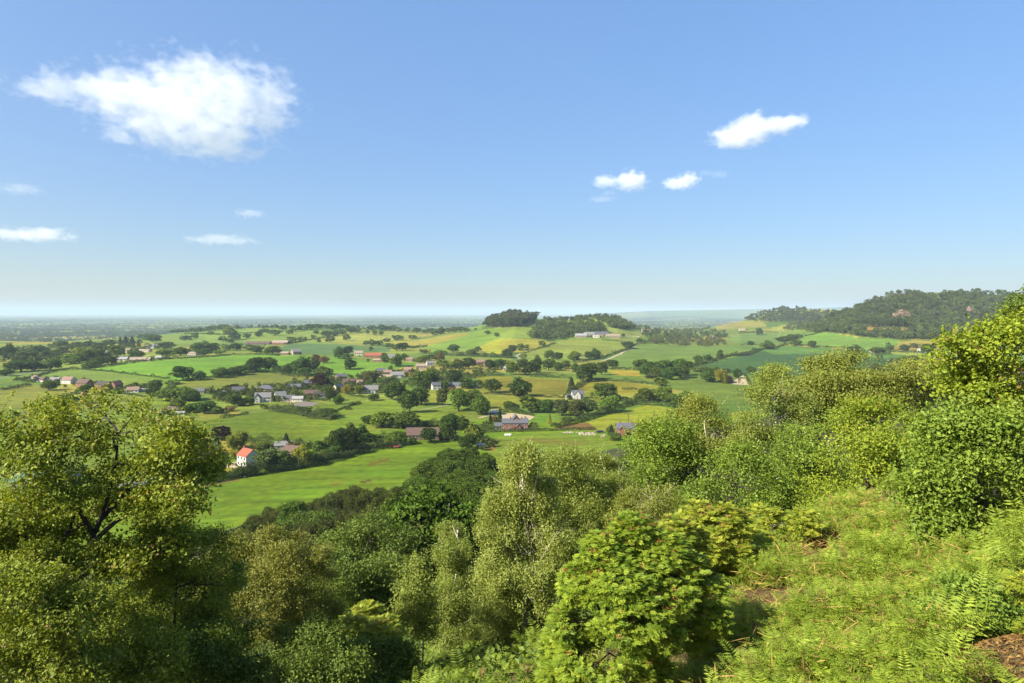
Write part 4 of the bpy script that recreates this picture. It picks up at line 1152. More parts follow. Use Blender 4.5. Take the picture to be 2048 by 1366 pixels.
# the village, left to right: name, label, view, x, base y, yaw, length, depth, wall height, roof height, wall, roof, extras
VILLAGE = [
 ('white_house', 'small white house at the left end of the brick row', 'A', 270, 640, -25, 7, 6, 4.6, 1.6, 'white', 'pink', dict(floors=2, nwin=2)),
 ('bungalow', 'dark-roofed white bungalow second in the brick row', 'A', 325, 645, -18, 10, 7, 2.6, 2.2, 'white', 'brown', dict(nwin=3)),
 ('bungalow', 'grey-roofed bungalow third in the brick row', 'A', 425, 645, -15, 13, 7, 2.6, 2.2, 'white', 'grey', dict(nwin=4)),
 ('semi_detached_house', 'house with a faded pink roof in the brick row', 'A', 525, 660, -14, 13, 8, 4.2, 3.2, 'white', 'pink', dict(floors=2, nwin=4, chim=(0,))),
 ('brick_house', 'big brick house with brown roof in the middle of the row', 'A', 650, 690, -16, 14, 9, 5.0, 3.4, 'brick', 'brown', dict(floors=2, nwin=4, chim=(-4, 4))),
 ('brick_house', 'brick house with dark roof right of the biggest one', 'A', 805, 702, -12, 14, 8.5, 4.6, 3.0, 'brick', 'dark', dict(floors=2, nwin=4, chim=(-4,))),
 ('brick_house', 'narrow brick house at the right end of the row', 'A', 905, 700, 70, 9, 7, 4.6, 3.2, 'brick', 'brown', dict(floors=2, nwin=2, chim=(2,))),
 ('bungalow', 'small bungalow with pale red roof right of the brick row', 'A', 1035, 730, 12, 11, 8, 2.6, 2.6, 'white', 'pink', dict(nwin=3)),
 ('greenhouse', 'low pale glasshouse right of the red-roofed bungalow', 'A', 1120, 722, 10, 10, 5, 1.8, 1.2, 'grey', 'metal', dict(nwin=4, gable_win=False)),
 ('bungalow', 'white bungalow half hidden beyond the long bright field', 'A', 950, 480, 10, 16, 9, 3, 3, 'white', 'metal', dict(nwin=3, chim=(3,))),
 ('bungalow', 'tan-roofed bungalow beyond the long bright field', 'A', 1095, 485, 8, 28, 10, 2.8, 3.2, 'stone', 'tan', dict(nwin=4)),
 ('white_house', 'white house among trees at the foot of the ridge', 'A', 1180, 380, 5, 16, 9, 5, 3, 'white', 'grey', dict(floors=2, nwin=4, chim=(3,))),
 ('white_house', 'small white house right of its larger white neighbour', 'A', 1235, 375, 30, 9, 8, 5, 3, 'white', 'grey', dict(floors=2, nwin=2)),
 ('house', 'pale stone house deep in the left tree belt', 'A', 815, 435, 15, 10, 8, 5, 3, 'stone', 'tan', dict(floors=2, nwin=2)),
 ('house', 'cream house behind the tall dark poplar row', 'A', 990, 415, 5, 12, 8, 4, 3, 'cream', 'tan', dict(nwin=3)),
 ('house', 'long cream terrace below the ridge trees', 'A', 1130, 410, -5, 22, 8, 3, 2.5, 'cream', 'tan', dict(nwin=5)),
 ('house', 'white bungalow behind the middle of the bright field', 'A', 1510, 435, 0, 15, 8, 3, 2.5, 'white', 'tan', dict(nwin=4)),
 ('stable', 'tiny white stable on the far hedge of the bright field', 'A', 1245, 465, 0, 9, 6, 2.6, 2, 'white', 'metal', dict(nwin=2)),
 ('bungalow', 'dark hipped-roof bungalow above the left tree crown', 'A', 1335, 895, 12, 14, 9, 2.6, 2.6, 'stone', 'brown', dict(hip=True, nwin=4, door='white')),
 ('garage', 'white flat outbuilding beside the hipped-roof bungalow', 'A', 1410, 915, 15, 6, 5, 2.4, 0.8, 'white', 'metal', dict(nwin=1)),
 ('brick_house', 'orange gabled house beside the dark purple tree', 'A', 1865, 745, 25, 11, 8, 3.4, 3.6, 'orange', 'slate', dict(nwin=3, chim=(2,))),
 ('garage', 'white extension left of the orange gabled house', 'A', 1785, 745, 10, 8, 6, 2.4, 1.2, 'white', 'metal', dict(nwin=2)),
 ('bungalow', 'grey-roofed bungalow behind shrubs left of the orange gable', 'A', 1560, 738, 8, 10, 7, 2.5, 2.4, 'stone', 'slate', dict(nwin=3)),
 ('white_house', 'large white gabled house with grey roof at the hedge', 'B', 92, 805, 15, 13, 8, 4.2, 3.8, 'white', 'grey', dict(floors=2, nwin=4, chim=(-4, 4), wings=[dict(L=8, D=5, h=4.0, hr=3.4, wall='white', roof='grey', turn=90, off=(-4.5, -3.0), floors=2, nwin=1)])),
 ('white_house', 'white house with steep grey roof left of the arena', 'B', 228, 790, 30, 9, 8, 3.6, 3.8, 'white', 'grey', dict(nwin=2, door='dark')),
 ('bungalow', 'white bungalow between steep grey roof and arena', 'B', 300, 795, 8, 9, 6, 2.6, 2.2, 'white', 'slate', dict(nwin=3)),
 ('summer_house', 'white summer house at the top of the sand arena', 'B', 372, 800, 5, 9, 5, 2.6, 1.8, 'white', 'metal', dict(nwin=4)),
 ('bungalow', 'white bungalow with blue-grey roof left of the purple tree', 'B', 342, 705, 5, 13, 8, 2.6, 2.6, 'white', 'slate', dict(nwin=4)),
 ('brick_house', 'low red brick house with brown roof above the arena', 'B', 470, 765, 12, 12, 8, 3.2, 2.8, 'brick', 'brown', dict(nwin=3, door='white')),
 ('bungalow', 'dark-roofed bungalow with white gable right of the red brick', 'B', 548, 775, 18, 12, 9, 2.6, 3.2, 'white', 'dark', dict(nwin=3)),
 ('brick_house', 'orange brick house partly behind the purple tree', 'B', 450, 690, 15, 9, 7, 4.8, 2.6, 'orange', 'slate', dict(floors=2, nwin=3, chim=(0,))),
 ('bungalow', 'grey-brown roofed bungalow left of the village centre', 'B', 112, 720, 6, 16, 9, 2.6, 3.2, 'stone', 'slate', dict(hip=True, nwin=4)),
 ('brick_house', 'square red brick house with slate roof in the bright field corner', 'B', 708, 640, 30, 11, 9, 5.4, 3.0, 'brick', 'slate', dict(floors=2, nwin=4, chim=(-4, 4))),
 ('cottage', 'cream gabled cottage left of the two yellow willows', 'B', 690, 728, 55, 9, 7, 3.6, 4.2, 'cream', 'slate', dict(nwin=2)),
 ('cottage', 'white dormered cottage right of the two yellow willows', 'B', 948, 735, 12, 13, 8, 3.6, 3.8, 'white', 'grey', dict(nwin=4, chim=(-4, 4), door='dark')),
 ('house', 'brown-roofed house behind the yellow willows', 'B', 770, 672, 15, 12, 8, 3.2, 3.4, 'stone', 'brown', dict(nwin=3)),
 ('house', 'pink-roofed house above the right yellow willow', 'B', 850, 672, -10, 11, 7, 3.0, 2.6, 'stone', 'pink', dict(nwin=3, chim=(1,))),
 ('brick_house', 'orange brick house on the edge of the bright field', 'B', 1082, 600, 5, 10, 8, 5, 2.6, 'orange', 'pink', dict(floors=2, nwin=3, chim=(2,))),
 ('barn', 'pale grey roofed barn beside the village lane', 'B', 1155, 612, 8, 16, 11, 3.6, 3.4, 'grey', 'grey', dict(nwin=3, gable_win=False)),
 ('brick_house', 'pink-roofed brick house right of the grey barn', 'B', 1242, 578, -8, 10, 8, 4.8, 3, 'orange', 'pink', dict(floors=2, nwin=3)),
 ('house', 'tan-roofed house where the lane climbs', 'B', 1345, 540, 10, 14, 8, 3.6, 3, 'stone', 'tan', dict(nwin=3)),
 ('house', 'small pale house at the top of the climbing lane', 'B', 1412, 520, 20, 9, 7, 4, 3, 'white', 'grey', dict(nwin=2)),
 ('house', 'slate-roofed stone house left of the orange brick one', 'B', 1028, 585, 15, 11, 8, 4.6, 3, 'stone', 'slate', dict(floors=2, nwin=3)),
 ('bungalow', 'brown bungalow in front of the orange brick house', 'B', 1070, 622, 5, 16, 8, 2.4, 2.6, 'stone', 'tan', dict(nwin=3)),
 ('long_barn', 'long barn with a red roof under the crop field', 'B', 968, 455, 4, 26, 11, 3.6, 4.2, 'orange', 'red', dict(nwin=6, gable_win=False)),
 ('house', 'cream house left of the red-roofed long barn', 'B', 852, 440, 10, 14, 9, 5, 3.4, 'cream', 'tan', dict(floors=2, nwin=4)),
 ('shed', 'low orange shed in front of the red-roofed barn', 'B', 1010, 487, 0, 16, 7, 2.6, 1.8, 'orange', 'tan', dict(nwin=4)),
 ('house', 'small white house right of the red-roofed barn', 'B', 1112, 458, 8, 10, 8, 3.4, 2.6, 'white', 'grey', dict(nwin=2)),
 ('house', 'pink-roofed house alone below the yellow strip', 'B', 1260, 485, 0, 10, 8, 3.2, 3, 'stone', 'pink', dict(nwin=2)),
 ('barn', 'grey-roofed farm barn at the ridge farm', 'B', 235, 352, -5, 38, 18, 5, 5, 'brick', 'tan', dict(nwin=4, gable_win=False)),
 ('long_barn', 'very long low shed left of the ridge farm', 'B', 60, 352, -3, 60, 18, 4, 4, 'timber', 'brown', dict(nwin=6, gable_win=False)),
 ('barn', 'pale small barn at the foot of the dark crop', 'B', 355, 430, 40, 15, 12, 5, 4, 'stone', 'grey', dict(nwin=2)),
 ('shed', 'orange-brown shed left of the pale small barn', 'B', 272, 432, 0, 13, 8, 3, 2.4, 'orange', 'tan', dict(nwin=2)),
 ('white_house', 'white house between the big dark trees and lane', 'B', 1462, 705, 20, 9, 7, 4.6, 3, 'white', 'slate', dict(floors=2, nwin=2)),
 ('house', 'grey-roofed bungalow right of the big dark trees', 'B', 1615, 692, -5, 14, 8, 2.6, 2.8, 'stone', 'slate', dict(nwin=3)),
 ('brick_house', 'red brick house with chimneys above the paddocks', 'B', 1815, 515, 12, 13, 9, 5, 3.4, 'brick', 'pink', dict(floors=2, nwin=4, chim=(-4, 4))),
 ('shed', 'low brick shed right of the chimneyed brick house', 'B', 1860, 528, -10, 8, 6, 2.8, 2.2, 'orange', 'pink', dict(nwin=2)),
 ('bungalow', 'white bungalow at the right end of the paddock lane', 'B', 2015, 552, 5, 9, 7, 2.6, 2.2, 'white', 'metal', dict(nwin=2)),
 ('shed', 'pale shed behind trees left of the valley tree line', 'B', 1765, 692, 0, 7, 4, 2.4, 1.2, 'white', 'metal', dict(nwin=1)),
 ('barn', 'leftmost pale barn of the hill farm', 'C', 640, 297, 4, 26, 16, 5, 4.5, 'stone', 'metal', dict(nwin=4, gable_win=False)),
 ('barn', 'second pale barn of the hill farm', 'C', 705, 290, -4, 26, 16, 6, 5, 'stone', 'grey', dict(nwin=4, gable_win=False)),
 ('barn', 'long slate-roofed barn of the hill farm', 'C', 800, 285, 3, 34, 16, 6, 4.5, 'stone', 'slate', dict(nwin=5, gable_win=False)),
 ('barn', 'rightmost tan-roofed barn of the hill farm', 'C', 890, 295, 0, 34, 14, 4, 3.5, 'stone', 'tan', dict(nwin=5, gable_win=False)),
 ('shed', 'small front shed of the hill farm', 'C', 760, 297, 0, 14, 9, 4, 2.5, 'white', 'metal', dict(nwin=2)),
 ('house', 'pink-roofed house in the valley gap woods', 'C', 1172, 255, 0, 12, 9, 5, 4, 'stone', 'pink', dict(nwin=2)),
 ('house', 'white house at the edge of the valley gap woods', 'C', 1132, 255, 10, 10, 8, 5, 4, 'white', 'grey', dict(nwin=2)),
 ('house', 'small house showing above the olive scrub wood', 'C', 1668, 300, 0, 12, 9, 4, 4, 'orange', 'pink', dict(nwin=2)),
 ('house', 'cream hamlet house below the lower wooded hill', 'C', 1910, 240, 0, 22, 9, 4, 3.4, 'cream', 'tan', dict(nwin=4)),
 ('white_house', 'white cottage with tall gable beside the dark crop', 'D', 955, 530, 80, 8, 7, 5, 4, 'white', 'tan', dict(floors=2, nwin=2)),
 ('farmhouse', 'white farm buildings under the wooded hill', 'D', 1328, 522, 4, 17, 9, 4.4, 3.2, 'white', 'metal', dict(floors=2, nwin=4, wings=[dict(L=8, D=7, h=3, hr=2.4, wall='white', roof='pink', off=(2, 7), nwin=2)])),
 ('house', 'pale stone building high on the lower hill slope', 'D', 430, 285, 0, 32, 12, 6, 4, 'stone', 'tan', dict(nwin=5)),
]
for nm, lab, vw, x, y, yaw, L, D, h, hr, wall, roof, ex in VILLAGE:
    house(nm, lab, vw, x, y, yaw, L, D, h, hr, wall, roof, cat={'barn': 'barn', 'long_barn': 'barn', 'shed': 'shed', 'stable': 'shed', 'greenhouse': 'greenhouse', 'garage': 'garage', 'summer_house': 'summer house'}.get(nm, 'house'), **ex)

def gardens():
    rng = np.random.default_rng(55)
    pts = []
    for x, y, L, D in HOUSES:
        for i in range(7):
            a = rng.uniform(0, 6.28); r = rng.uniform(0.65, 1.5)
            px_, py_ = x + math.cos(a) * (L * r * 0.6 + 4), y + math.sin(a) * (D * r * 0.8 + 6)
            if abs(px_ - x) < L * 0.55 and py_ < y: continue
            pts.append((px_, py_, float(height(px_, py_)) - 0.2))
    wood('garden_shrubbery', 'garden bushes and small trees clustered round the valley houses', np.array(pts), 5.0, 'bush', WOOD_LEAF, 56, cat='shrubbery')
gardens()
# ------------------------------------------------------------------ the near wood: trees built spray by spray
M_ALDER = leaf_material('alder_leaves', (0.060, 0.115, 0.012), (0.340, 0.385, 0.050), 0.36, rough=0.55, warm=(0.26, 0.20, 0.06), spec=0.2)
M_GOLD = leaf_material('golden_leaves', (0.085, 0.105, 0.016), (0.285, 0.295, 0.060), 0.36, rough=0.55, spec=0.2)
M_PALE = leaf_material('pale_birch_leaves', (0.120, 0.170, 0.030), (0.400, 0.440, 0.100), 0.36, rough=0.5, spec=0.2)
M_DARK = leaf_material('dark_shaded_leaves', (0.035, 0.075, 0.01), (0.18, 0.235, 0.034), 0.28, rough=0.55, spec=0.2)  # dark greens; the shade of the lower-left hollow is put into the colour
M_BIRCH = leaf_material('birch_leaves', (0.085, 0.135, 0.02), (0.33, 0.375, 0.075), 0.36, rough=0.5, spec=0.2)
M_ROWAN = leaf_material('rowan_leaves', (0.070, 0.145, 0.014), (0.350, 0.430, 0.042), 0.36, rough=0.55, warm=(0.36, 0.16, 0.06), spec=0.2)
M_GROWAN = leaf_material('glossy_rowan_leaves', (0.050, 0.110, 0.012), (0.240, 0.330, 0.040), 0.36, rough=0.5, spec=0.25)
M_YROWAN = leaf_material('yellow_rowan_leaves', (0.090, 0.155, 0.016), (0.420, 0.440, 0.045), 0.36, rough=0.5, warm=(0.36, 0.19, 0.07), spec=0.2)
M_OAK = leaf_material('oak_leaves', (0.070, 0.135, 0.011), (0.345, 0.400, 0.034), 0.36, rough=0.55, warm=(0.25, 0.16, 0.05), spec=0.2)
M_GREEN = leaf_material('sycamore_leaves', (0.06, 0.125, 0.014), (0.27, 0.35, 0.045), 0.36, rough=0.5, spec=0.2)
M_OLIVE = leaf_material('olive_leaves', (0.09, 0.13, 0.018), (0.32, 0.34, 0.059), 0.36, rough=0.55, spec=0.25)
BARK_DARK = material('dark_bark', (0.045, 0.036, 0.030), 0.9, 0.4, 14)
BARK_BIRCH = bpy.data.materials.new('birch_bark'); BARK_BIRCH.use_nodes = True
def _birch():
    nt = BARK_BIRCH.node_tree; b = nt.nodes['Principled BSDF']; b.inputs['Roughness'].default_value = 0.7
    tc = nt.nodes.new('ShaderNodeTexCoord'); mp = nt.nodes.new('ShaderNodeMapping'); mp.inputs['Scale'].default_value = (5, 5, 14)
    n = nt.nodes.new('ShaderNodeTexNoise'); n.inputs['Scale'].default_value = 1.2; n.inputs['Detail'].default_value = 6
    cr = nt.nodes.new('ShaderNodeValToRGB'); cr.color_ramp.elements[0].position = 0.34; cr.color_ramp.elements[1].position = 0.43
    cr.color_ramp.elements[0].color = (0.06, 0.045, 0.035, 1); cr.color_ramp.elements[1].color = (0.66, 0.57, 0.47, 1)
    nt.links.new(tc.outputs['Object'], mp.inputs[0]); nt.links.new(mp.outputs[0], n.inputs['Vector']); nt.links.new(n.outputs['Fac'], cr.inputs[0]); nt.links.new(cr.outputs[0], b.inputs['Base Color'])
_birch()

def pinnate(P, rng, lobes, n_leaf, Ls, shell=(0.7, 1.05), low=-0.5, warm=0.03, cl=5, pairs=6):
    """compound rowan leaves in fans at the twig ends"""
    cs = np.array([l[0] for l in lobes], float); rs = np.array([(l[1],) * 3 if not np.ndim(l[1]) else l[1] for l in lobes], float)
    w = rs[:, 0] ** 2; w /= w.sum()
    nt_ = n_leaf // cl
    k = rng.choice(len(cs), size=int(nt_ * 1.7), p=w)
    d = dirs(rng, len(k), 0.25)
    p = cs[k] + d * rs[k] * rng.uniform(*shell, size=(len(k), 1))
    keep = d[:, 2] > low
    for m in range(len(cs)):
        q = (p - cs[m]) / rs[m]
        keep &= ~(((q * q).sum(-1) < 0.4) & (k != m))
    j = rng.integers(0, len(p), len(cs))
    rv = rs[k[j], 0] * 0.6 * rng.uniform(0.6, 1.4, len(j))
    for c0, r0 in zip(p[j] + d[j] * rv[:, None] * 0.4, rv):
        keep &= (((p - c0) / np.array([1.2, 1.2, 0.7])) ** 2).sum(-1) > r0 * r0
    p, d = p[keep][:nt_], d[keep][:nt_]
    n = len(p)
    shade = np.repeat(rng.uniform(0, 1, n), cl)
    a0 = rng.uniform(0, 6.28, n)
    fan = (a0[:, None] + np.arange(cl)[None] * (6.28 / cl) + rng.normal(size=(n, cl)) * 0.3).reshape(-1)
    dd = np.repeat(d, cl, 0)
    ax = unit(np.stack([np.cos(fan), np.sin(fan), np.full(n * cl, -0.1)], -1) + dd * 0.55 + rng.normal(size=(n * cl, 3)) * 0.12)
    up = unit(np.array([0, 0, 0.75]) + dd * 0.65 + rng.normal(size=ax.shape) * 0.3)
    nn = unit(up - (up * ax).sum(-1, keepdims=True) * ax)
    side = np.cross(nn, ax)
    L = Ls * rng.uniform(0.75, 1.25, n * cl)
    base = np.repeat(p, cl, 0)
    C, N, A, SZ, T = [], [], [], [], []
    tt = np.clip(0.55 * shade + 0.4 * rng.uniform(0, 1, n * cl), 0, 0.93)
    hot = np.repeat(rng.uniform(0, 1, n) < warm, cl)
    for i in range(pairs + 1):
        s = 0.28 + 0.72 * i / pairs
        droop = -0.10 * s * s
        for sg in ((-1, 1) if i < pairs else (0,)):
            dr = unit(ax * (0.55 if sg else 1) + side * sg)
            ll = L * (0.40 if 0 < i < pairs - 1 else 0.33)
            c = base + ax * (L * s)[:, None] + dr * (ll * 0.45)[:, None] + np.array([0, 0, 1.0]) * (L * droop)[:, None]
            C.append(c); N.append(nn); A.append(dr); SZ.append(ll); T.append(tt)
    C, N, A, SZ, T = map(np.concatenate, (C, N, A, SZ, T))
    v, f = leaf_quads(C, N, SZ, SZ * 0.40, rng, A, 0.1)
    P.add(v, f, T)
    if warm:                                     # flat reddish flower-bud heads in some of the fans
        h = np.nonzero(rng.uniform(0, 1, n) < warm)[0]
        if len(h):
            c = np.repeat(p[h], 26, 0) + rng.normal(size=(len(h) * 26, 3)) * np.array([0.05, 0.05, 0.015]) * Ls / 0.16 + np.array([0, 0, 0.05])
            nn = unit(rng.normal(size=c.shape) + np.array([0, 0, 1.5]))
            v, f = leaf_quads(c, nn, 0.035 * Ls / 0.16, 0.028 * Ls / 0.16, rng)
            P.add(v, f, np.full(len(f), 1.0))
    return p

def near_tree(name, label, cat, d, lobes, leaf, style, seed, bark=BARK_DARK, stems=(), r0=0.09, density=1.0, leaf_size=0.06, asp=0.7, group=None, limbs=True, base=None, voids=(5, 0.62), show_stem=0.0, droop=0.0, squash=0.85, cr=None, warm=0.0, low=-0.7, twigs=True):
    rng = np.random.default_rng(seed)
    k = d / FPX
    LB, BIG = [], []
    for l in lobes:
        u, v, r = l[:3]
        dy = l[3] if len(l) > 3 else rng.uniform(-0.8, 0.8) * 90 * k
        c = at_depth(u, v, d + dy)
        rr = r * k
        LB.append((c, (rr * 0.92, rr, rr * squash * 0.9)))
        BIG.append((c, (rr * 1.08, rr * 1.15, rr * squash)))
        if style != 'pinnate':                   # secondary boughs make the outline knobbly
            for q in dirs(rng, 6, 0.35):
                s2 = rng.uniform(0.36, 0.52) * rr
                LB.append((c + q * np.array([rr, rr, rr * squash]) * rng.uniform(0.72, 1.0), (s2, s2, s2 * 0.72)))
    cen = np.mean([l[0] for l in BIG], 0)
    bx, by = (cen[0], cen[1]) if base is None else at_depth(base[0], base[1], d)[:2]
    root = np.array([bx, by, float(height(bx, by))])
    P, T = Parts(), Parts()
    if style == 'leaf':
        leaf_size *= 0.82
    area = sum(4 * math.pi * l[1][0] * l[1][2] for l in BIG) * 0.75
    if style == 'pinnate':
        n = int(area * density / (leaf_size * leaf_size * 0.55) * 3.6)
        tips = pinnate(P, rng, LB, n, leaf_size, warm=warm, low=low)
    else:
        n_tot = area * density * 2.6 / (leaf_size * leaf_size * asp * 0.5)
        nl = 34
        crr = cr or max(0.09, leaf_size * 2.2)
        tips = lobe_leaves(P, rng, LB, int(n_tot / nl), nl, crr, leaf_size, asp, low=low, shell=(0.62, 1.06), tint=(0.0, 0.93), warm=warm, droop=droop, voids=(int(voids[0] * len(BIG)), voids[1]), up=0.35, out=0.5, rnd=0.5)
    if style == 'leaf':                          # young shoots that stand out beyond the crown
        ns = 12 * len(BIG)
        kb = rng.integers(0, len(BIG), ns)
        cb = np.array([b[0] for b in BIG])[kb]; rb = np.array([b[1] for b in BIG])[kb]
        dd = dirs(rng, ns, 0.45)
        st0 = cb + dd * rb * 0.85
        du = unit(dd + np.array([0, 0, 0.5]) + rng.normal(size=(ns, 3)) * 0.35)
        ln_ = rb[:, 0] * rng.uniform(0.35, 0.85, ns)
        nlv = 22
        tt_ = rng.uniform(0, 1, (ns, nlv))
        c_ = st0[:, None] + du[:, None] * (ln_[:, None] * tt_)[..., None] + rng.normal(size=(ns, nlv, 3)) * (leaf_size * 0.9 * (1.25 - tt_))[..., None]
        if droop:
            c_[..., 2] -= droop * 0.8 * tt_ * rng.uniform(0.3, 1, (ns, nlv))
        c_ = c_.reshape(-1, 3)
        n_ = unit(np.array([0, 0, 0.5]) + np.repeat(dd, nlv, 0) * 0.6 + rng.normal(size=c_.shape) * 0.6)
        v_, f_ = leaf_quads(c_, n_, leaf_size * rng.uniform(0.6, 1.3, len(c_)), leaf_size * asp, rng)
        P.add(v_, f_, np.clip(np.repeat(rng.uniform(0.2, 1, ns), nlv) * 0.6 + rng.uniform(0, 0.4, len(c_)), 0, 0.93))
        for a_, b_, l_ in zip(st0[::2], du[::2], ln_[::2]):
            T.tube([a_ - b_ * l_ * 0.5, a_ + b_ * l_ * 0.3, a_ + b_ * l_ * 0.9], [r0 * 0.06, r0 * 0.045, r0 * 0.02], 4)
    if show_stem and stems:                      # thin foliage along the stem so that it shows
        v_, f_, t_ = P.arrays()
        cen_ = v_.reshape(-1, 4, 3).mean(1)
        keep = np.ones(len(cen_), bool)
        for st in stems[:2]:
            sp = np.array([at_depth(q[0], q[1], d + (q[2] if len(q) > 2 else 0)) for q in st])
            o_ = np.argsort(sp[:, 2])
            sx = np.interp(cen_[:, 2], sp[o_, 2], sp[o_, 0])
            near = np.abs(cen_[:, 0] - sx) < 0.15 * (1 + 0.5 * np.sin(cen_[:, 2] * 3.1))
            keep &= ~(near & (cen_[:, 1] < d + 0.05) & (np.sin(cen_[:, 2] * 2.3) > -0.6) & (rng.uniform(0, 1, len(cen_)) < show_stem))
        v_ = v_.reshape(-1, 4, 3)[keep].reshape(-1, 3)
        P = Parts(); P.add(v_, np.arange(len(v_)).reshape(-1, 4), t_[keep])
    # stems: given picture lines, else one trunk; every lobe gets a limb, some sprays get twigs
    paths = []
    for st in stems:
        pts = [at_depth(q[0], q[1], d + (q[2] if len(q) > 2 else 0)) for q in st]
        paths.append(np.array(pts))
    if not paths:
        top = cen + np.array([0, 0, max(l[0][2] for l in BIG) - cen[2]]) * 0.6
        paths.append(wiggle(root, top, rng, 8, 0.035))
    else:
        first = paths[0]
        lowp = first[0]
        if lowp[2] > root[2] + 0.3:
            g = np.array([lowp[0] + rng.normal() * 0.05, lowp[1], float(height(lowp[0], lowp[1]))])
            paths[0] = np.concatenate([[g], first])
    for i, pth in enumerate(paths):
        ss = np.linspace(0, 1, 16); s0 = np.linspace(0, 1, len(pth))
        sm = np.stack([np.interp(ss, s0, pth[:, j]) for j in range(3)], -1)
        sm[1:-1] = 0.25 * sm[:-2] + 0.5 * sm[1:-1] + 0.25 * sm[2:]
        sm[1:-1] += rng.normal(size=(14, 3)) * 0.008 * r0 / 0.09
        T.tube(sm, np.linspace(r0 if i == 0 else r0 * 0.6, r0 * 0.18, 16), 8)
        paths[i] = sm
    allp = np.concatenate(paths)
    if limbs:
        for c, r in BIG:
            low_ok = allp[allp[:, 2] < c[2] + 0.1]
            if len(low_ok) == 0: low_ok = allp
            j = np.argmin(np.linalg.norm(low_ok - c, axis=1) + 0.5 * (c[2] - low_ok[:, 2]))
            lim = wiggle(low_ok[j], c, rng, 7, 0.06, 0.04)
            T.tube(lim, np.linspace(r0 * 0.32, r0 * 0.10, 7), 6)
            if twigs:
                near = tips[np.linalg.norm(tips - c, axis=1) < r[0] * 1.25]
                for q in near[::max(1, len(near) // 9)]:
                    T.tube(wiggle(lim[rng.integers(3, 7)], q, rng, 5, 0.07, 0.03), np.linspace(r0 * 0.09, r0 * 0.03, 5), 4)
    off = -Vector(root)
    t = thing(name, label, cat, root, 0.0, group)
    cm = P.mesh('crown', [leaf]); cm.transform(Matrix.Translation(off)); link('crown', cm, t)
    tm = T.mesh('trunk', [bark], True); tm.transform(Matrix.Translation(off)); link('trunk', tm, t)
    return t

# left foreground
near_tree('alder_tree', 'tall open-crowned tree with a leaning dark trunk at the left edge', 'tree', 12,
  [(220,870,72),(300,860,55),(130,880,70),(255,930,65),(345,940,50),(60,940,75),(-20,890,80),(-60,990,80),(150,965,55),(370,1000,35),(30,1030,60),(120,1060,40),(290,1010,30),(390,960,30),(200,815,34),(95,835,38),(350,885,42),(230,1005,34),(180,1045,26),(310,1060,34),(60,1085,44),(350,1090,36),(10,1110,40),(260,840,40),(420,930,30),(118,1125,38),(215,1115,34),(285,1120,36),(55,1145,40),(10,1030,50)],
  M_ALDER, 'leaf', 101, stems=[[(118,1225),(130,1190),(160,1130),(190,1065),(215,1000),(232,930),(235,870)], [(135,1185),(180,1140,0.3),(260,1090,0.5),(350,1040,0.6)], [(188,1070),(150,1010,-0.3),(110,950,-0.4)], [(97,1200),(103,1130),(122,1090),(148,1040),(160,980)], [(-20,1175),(35,1110),(60,1050)], [(200,1040),(255,985,0.3),(275,935,0.3)], [(180,1090),(235,1040,-0.5),(300,1015,-0.5),(350,990,-0.5)]],
  r0=0.085, density=0.8, leaf_size=0.078, asp=0.72, warm=0.05, voids=(6, 0.6), base=(118, 1225))
near_tree('alder_tree', 'leafy lower tree in front of the leaning dark trunk', 'tree', 10.5,
  [(60,1200,80),(-30,1150,80),(150,1250,75),(20,1290,90),(110,1330,90),(230,1290,75),(-40,1260,80),(200,1360,80),(300,1340,70),(60,1130,45)], M_ALDER, 'leaf', 102, r0=0.06, density=0.9, leaf_size=0.06, warm=0.06)
near_tree('alder_tree', 'tree with shaded right flank beside the leaning dark trunk', 'tree', 13.5,
  [(330,1120,70),(400,1110,55),(290,1180,65),(380,1190,75),(340,1260,80),(430,1170,45),(420,1270,70),(270,1250,60),(330,1060,40)], M_ALDER, 'leaf', 103, r0=0.07, density=0.85, leaf_size=0.06, warm=0.04)
near_tree('sallow_tree', 'rounded tree with bronze-gold leaves above the dark hollow', 'tree', 19,
  [(540,1115,60),(485,1130,55),(590,1130,55),(450,1190,60),(530,1190,75),(610,1190,60),(580,1250,70),(480,1250,70),(645,1240,45)], M_GOLD, 'leaf', 104, r0=0.08, density=0.85, leaf_size=0.062)
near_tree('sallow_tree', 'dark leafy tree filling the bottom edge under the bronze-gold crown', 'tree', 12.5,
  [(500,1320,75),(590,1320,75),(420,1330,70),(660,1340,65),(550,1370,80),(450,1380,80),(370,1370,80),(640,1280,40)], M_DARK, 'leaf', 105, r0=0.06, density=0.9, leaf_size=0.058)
near_tree('rowan_shrub', 'small yellow-tipped rowan shrub below the dark wood', 'shrub', 17,
  [(735,1235,35),(705,1260,32),(770,1260,32),(735,1285,40)], M_YROWAN, 'pinnate', 106, r0=0.03, leaf_size=0.16, warm=0.05)
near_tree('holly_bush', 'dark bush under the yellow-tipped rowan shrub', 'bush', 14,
  [(730,1330,60),(790,1340,50),(690,1350,55),(760,1380,60)], M_DARK, 'leaf', 107, r0=0.04, density=0.9, leaf_size=0.06)
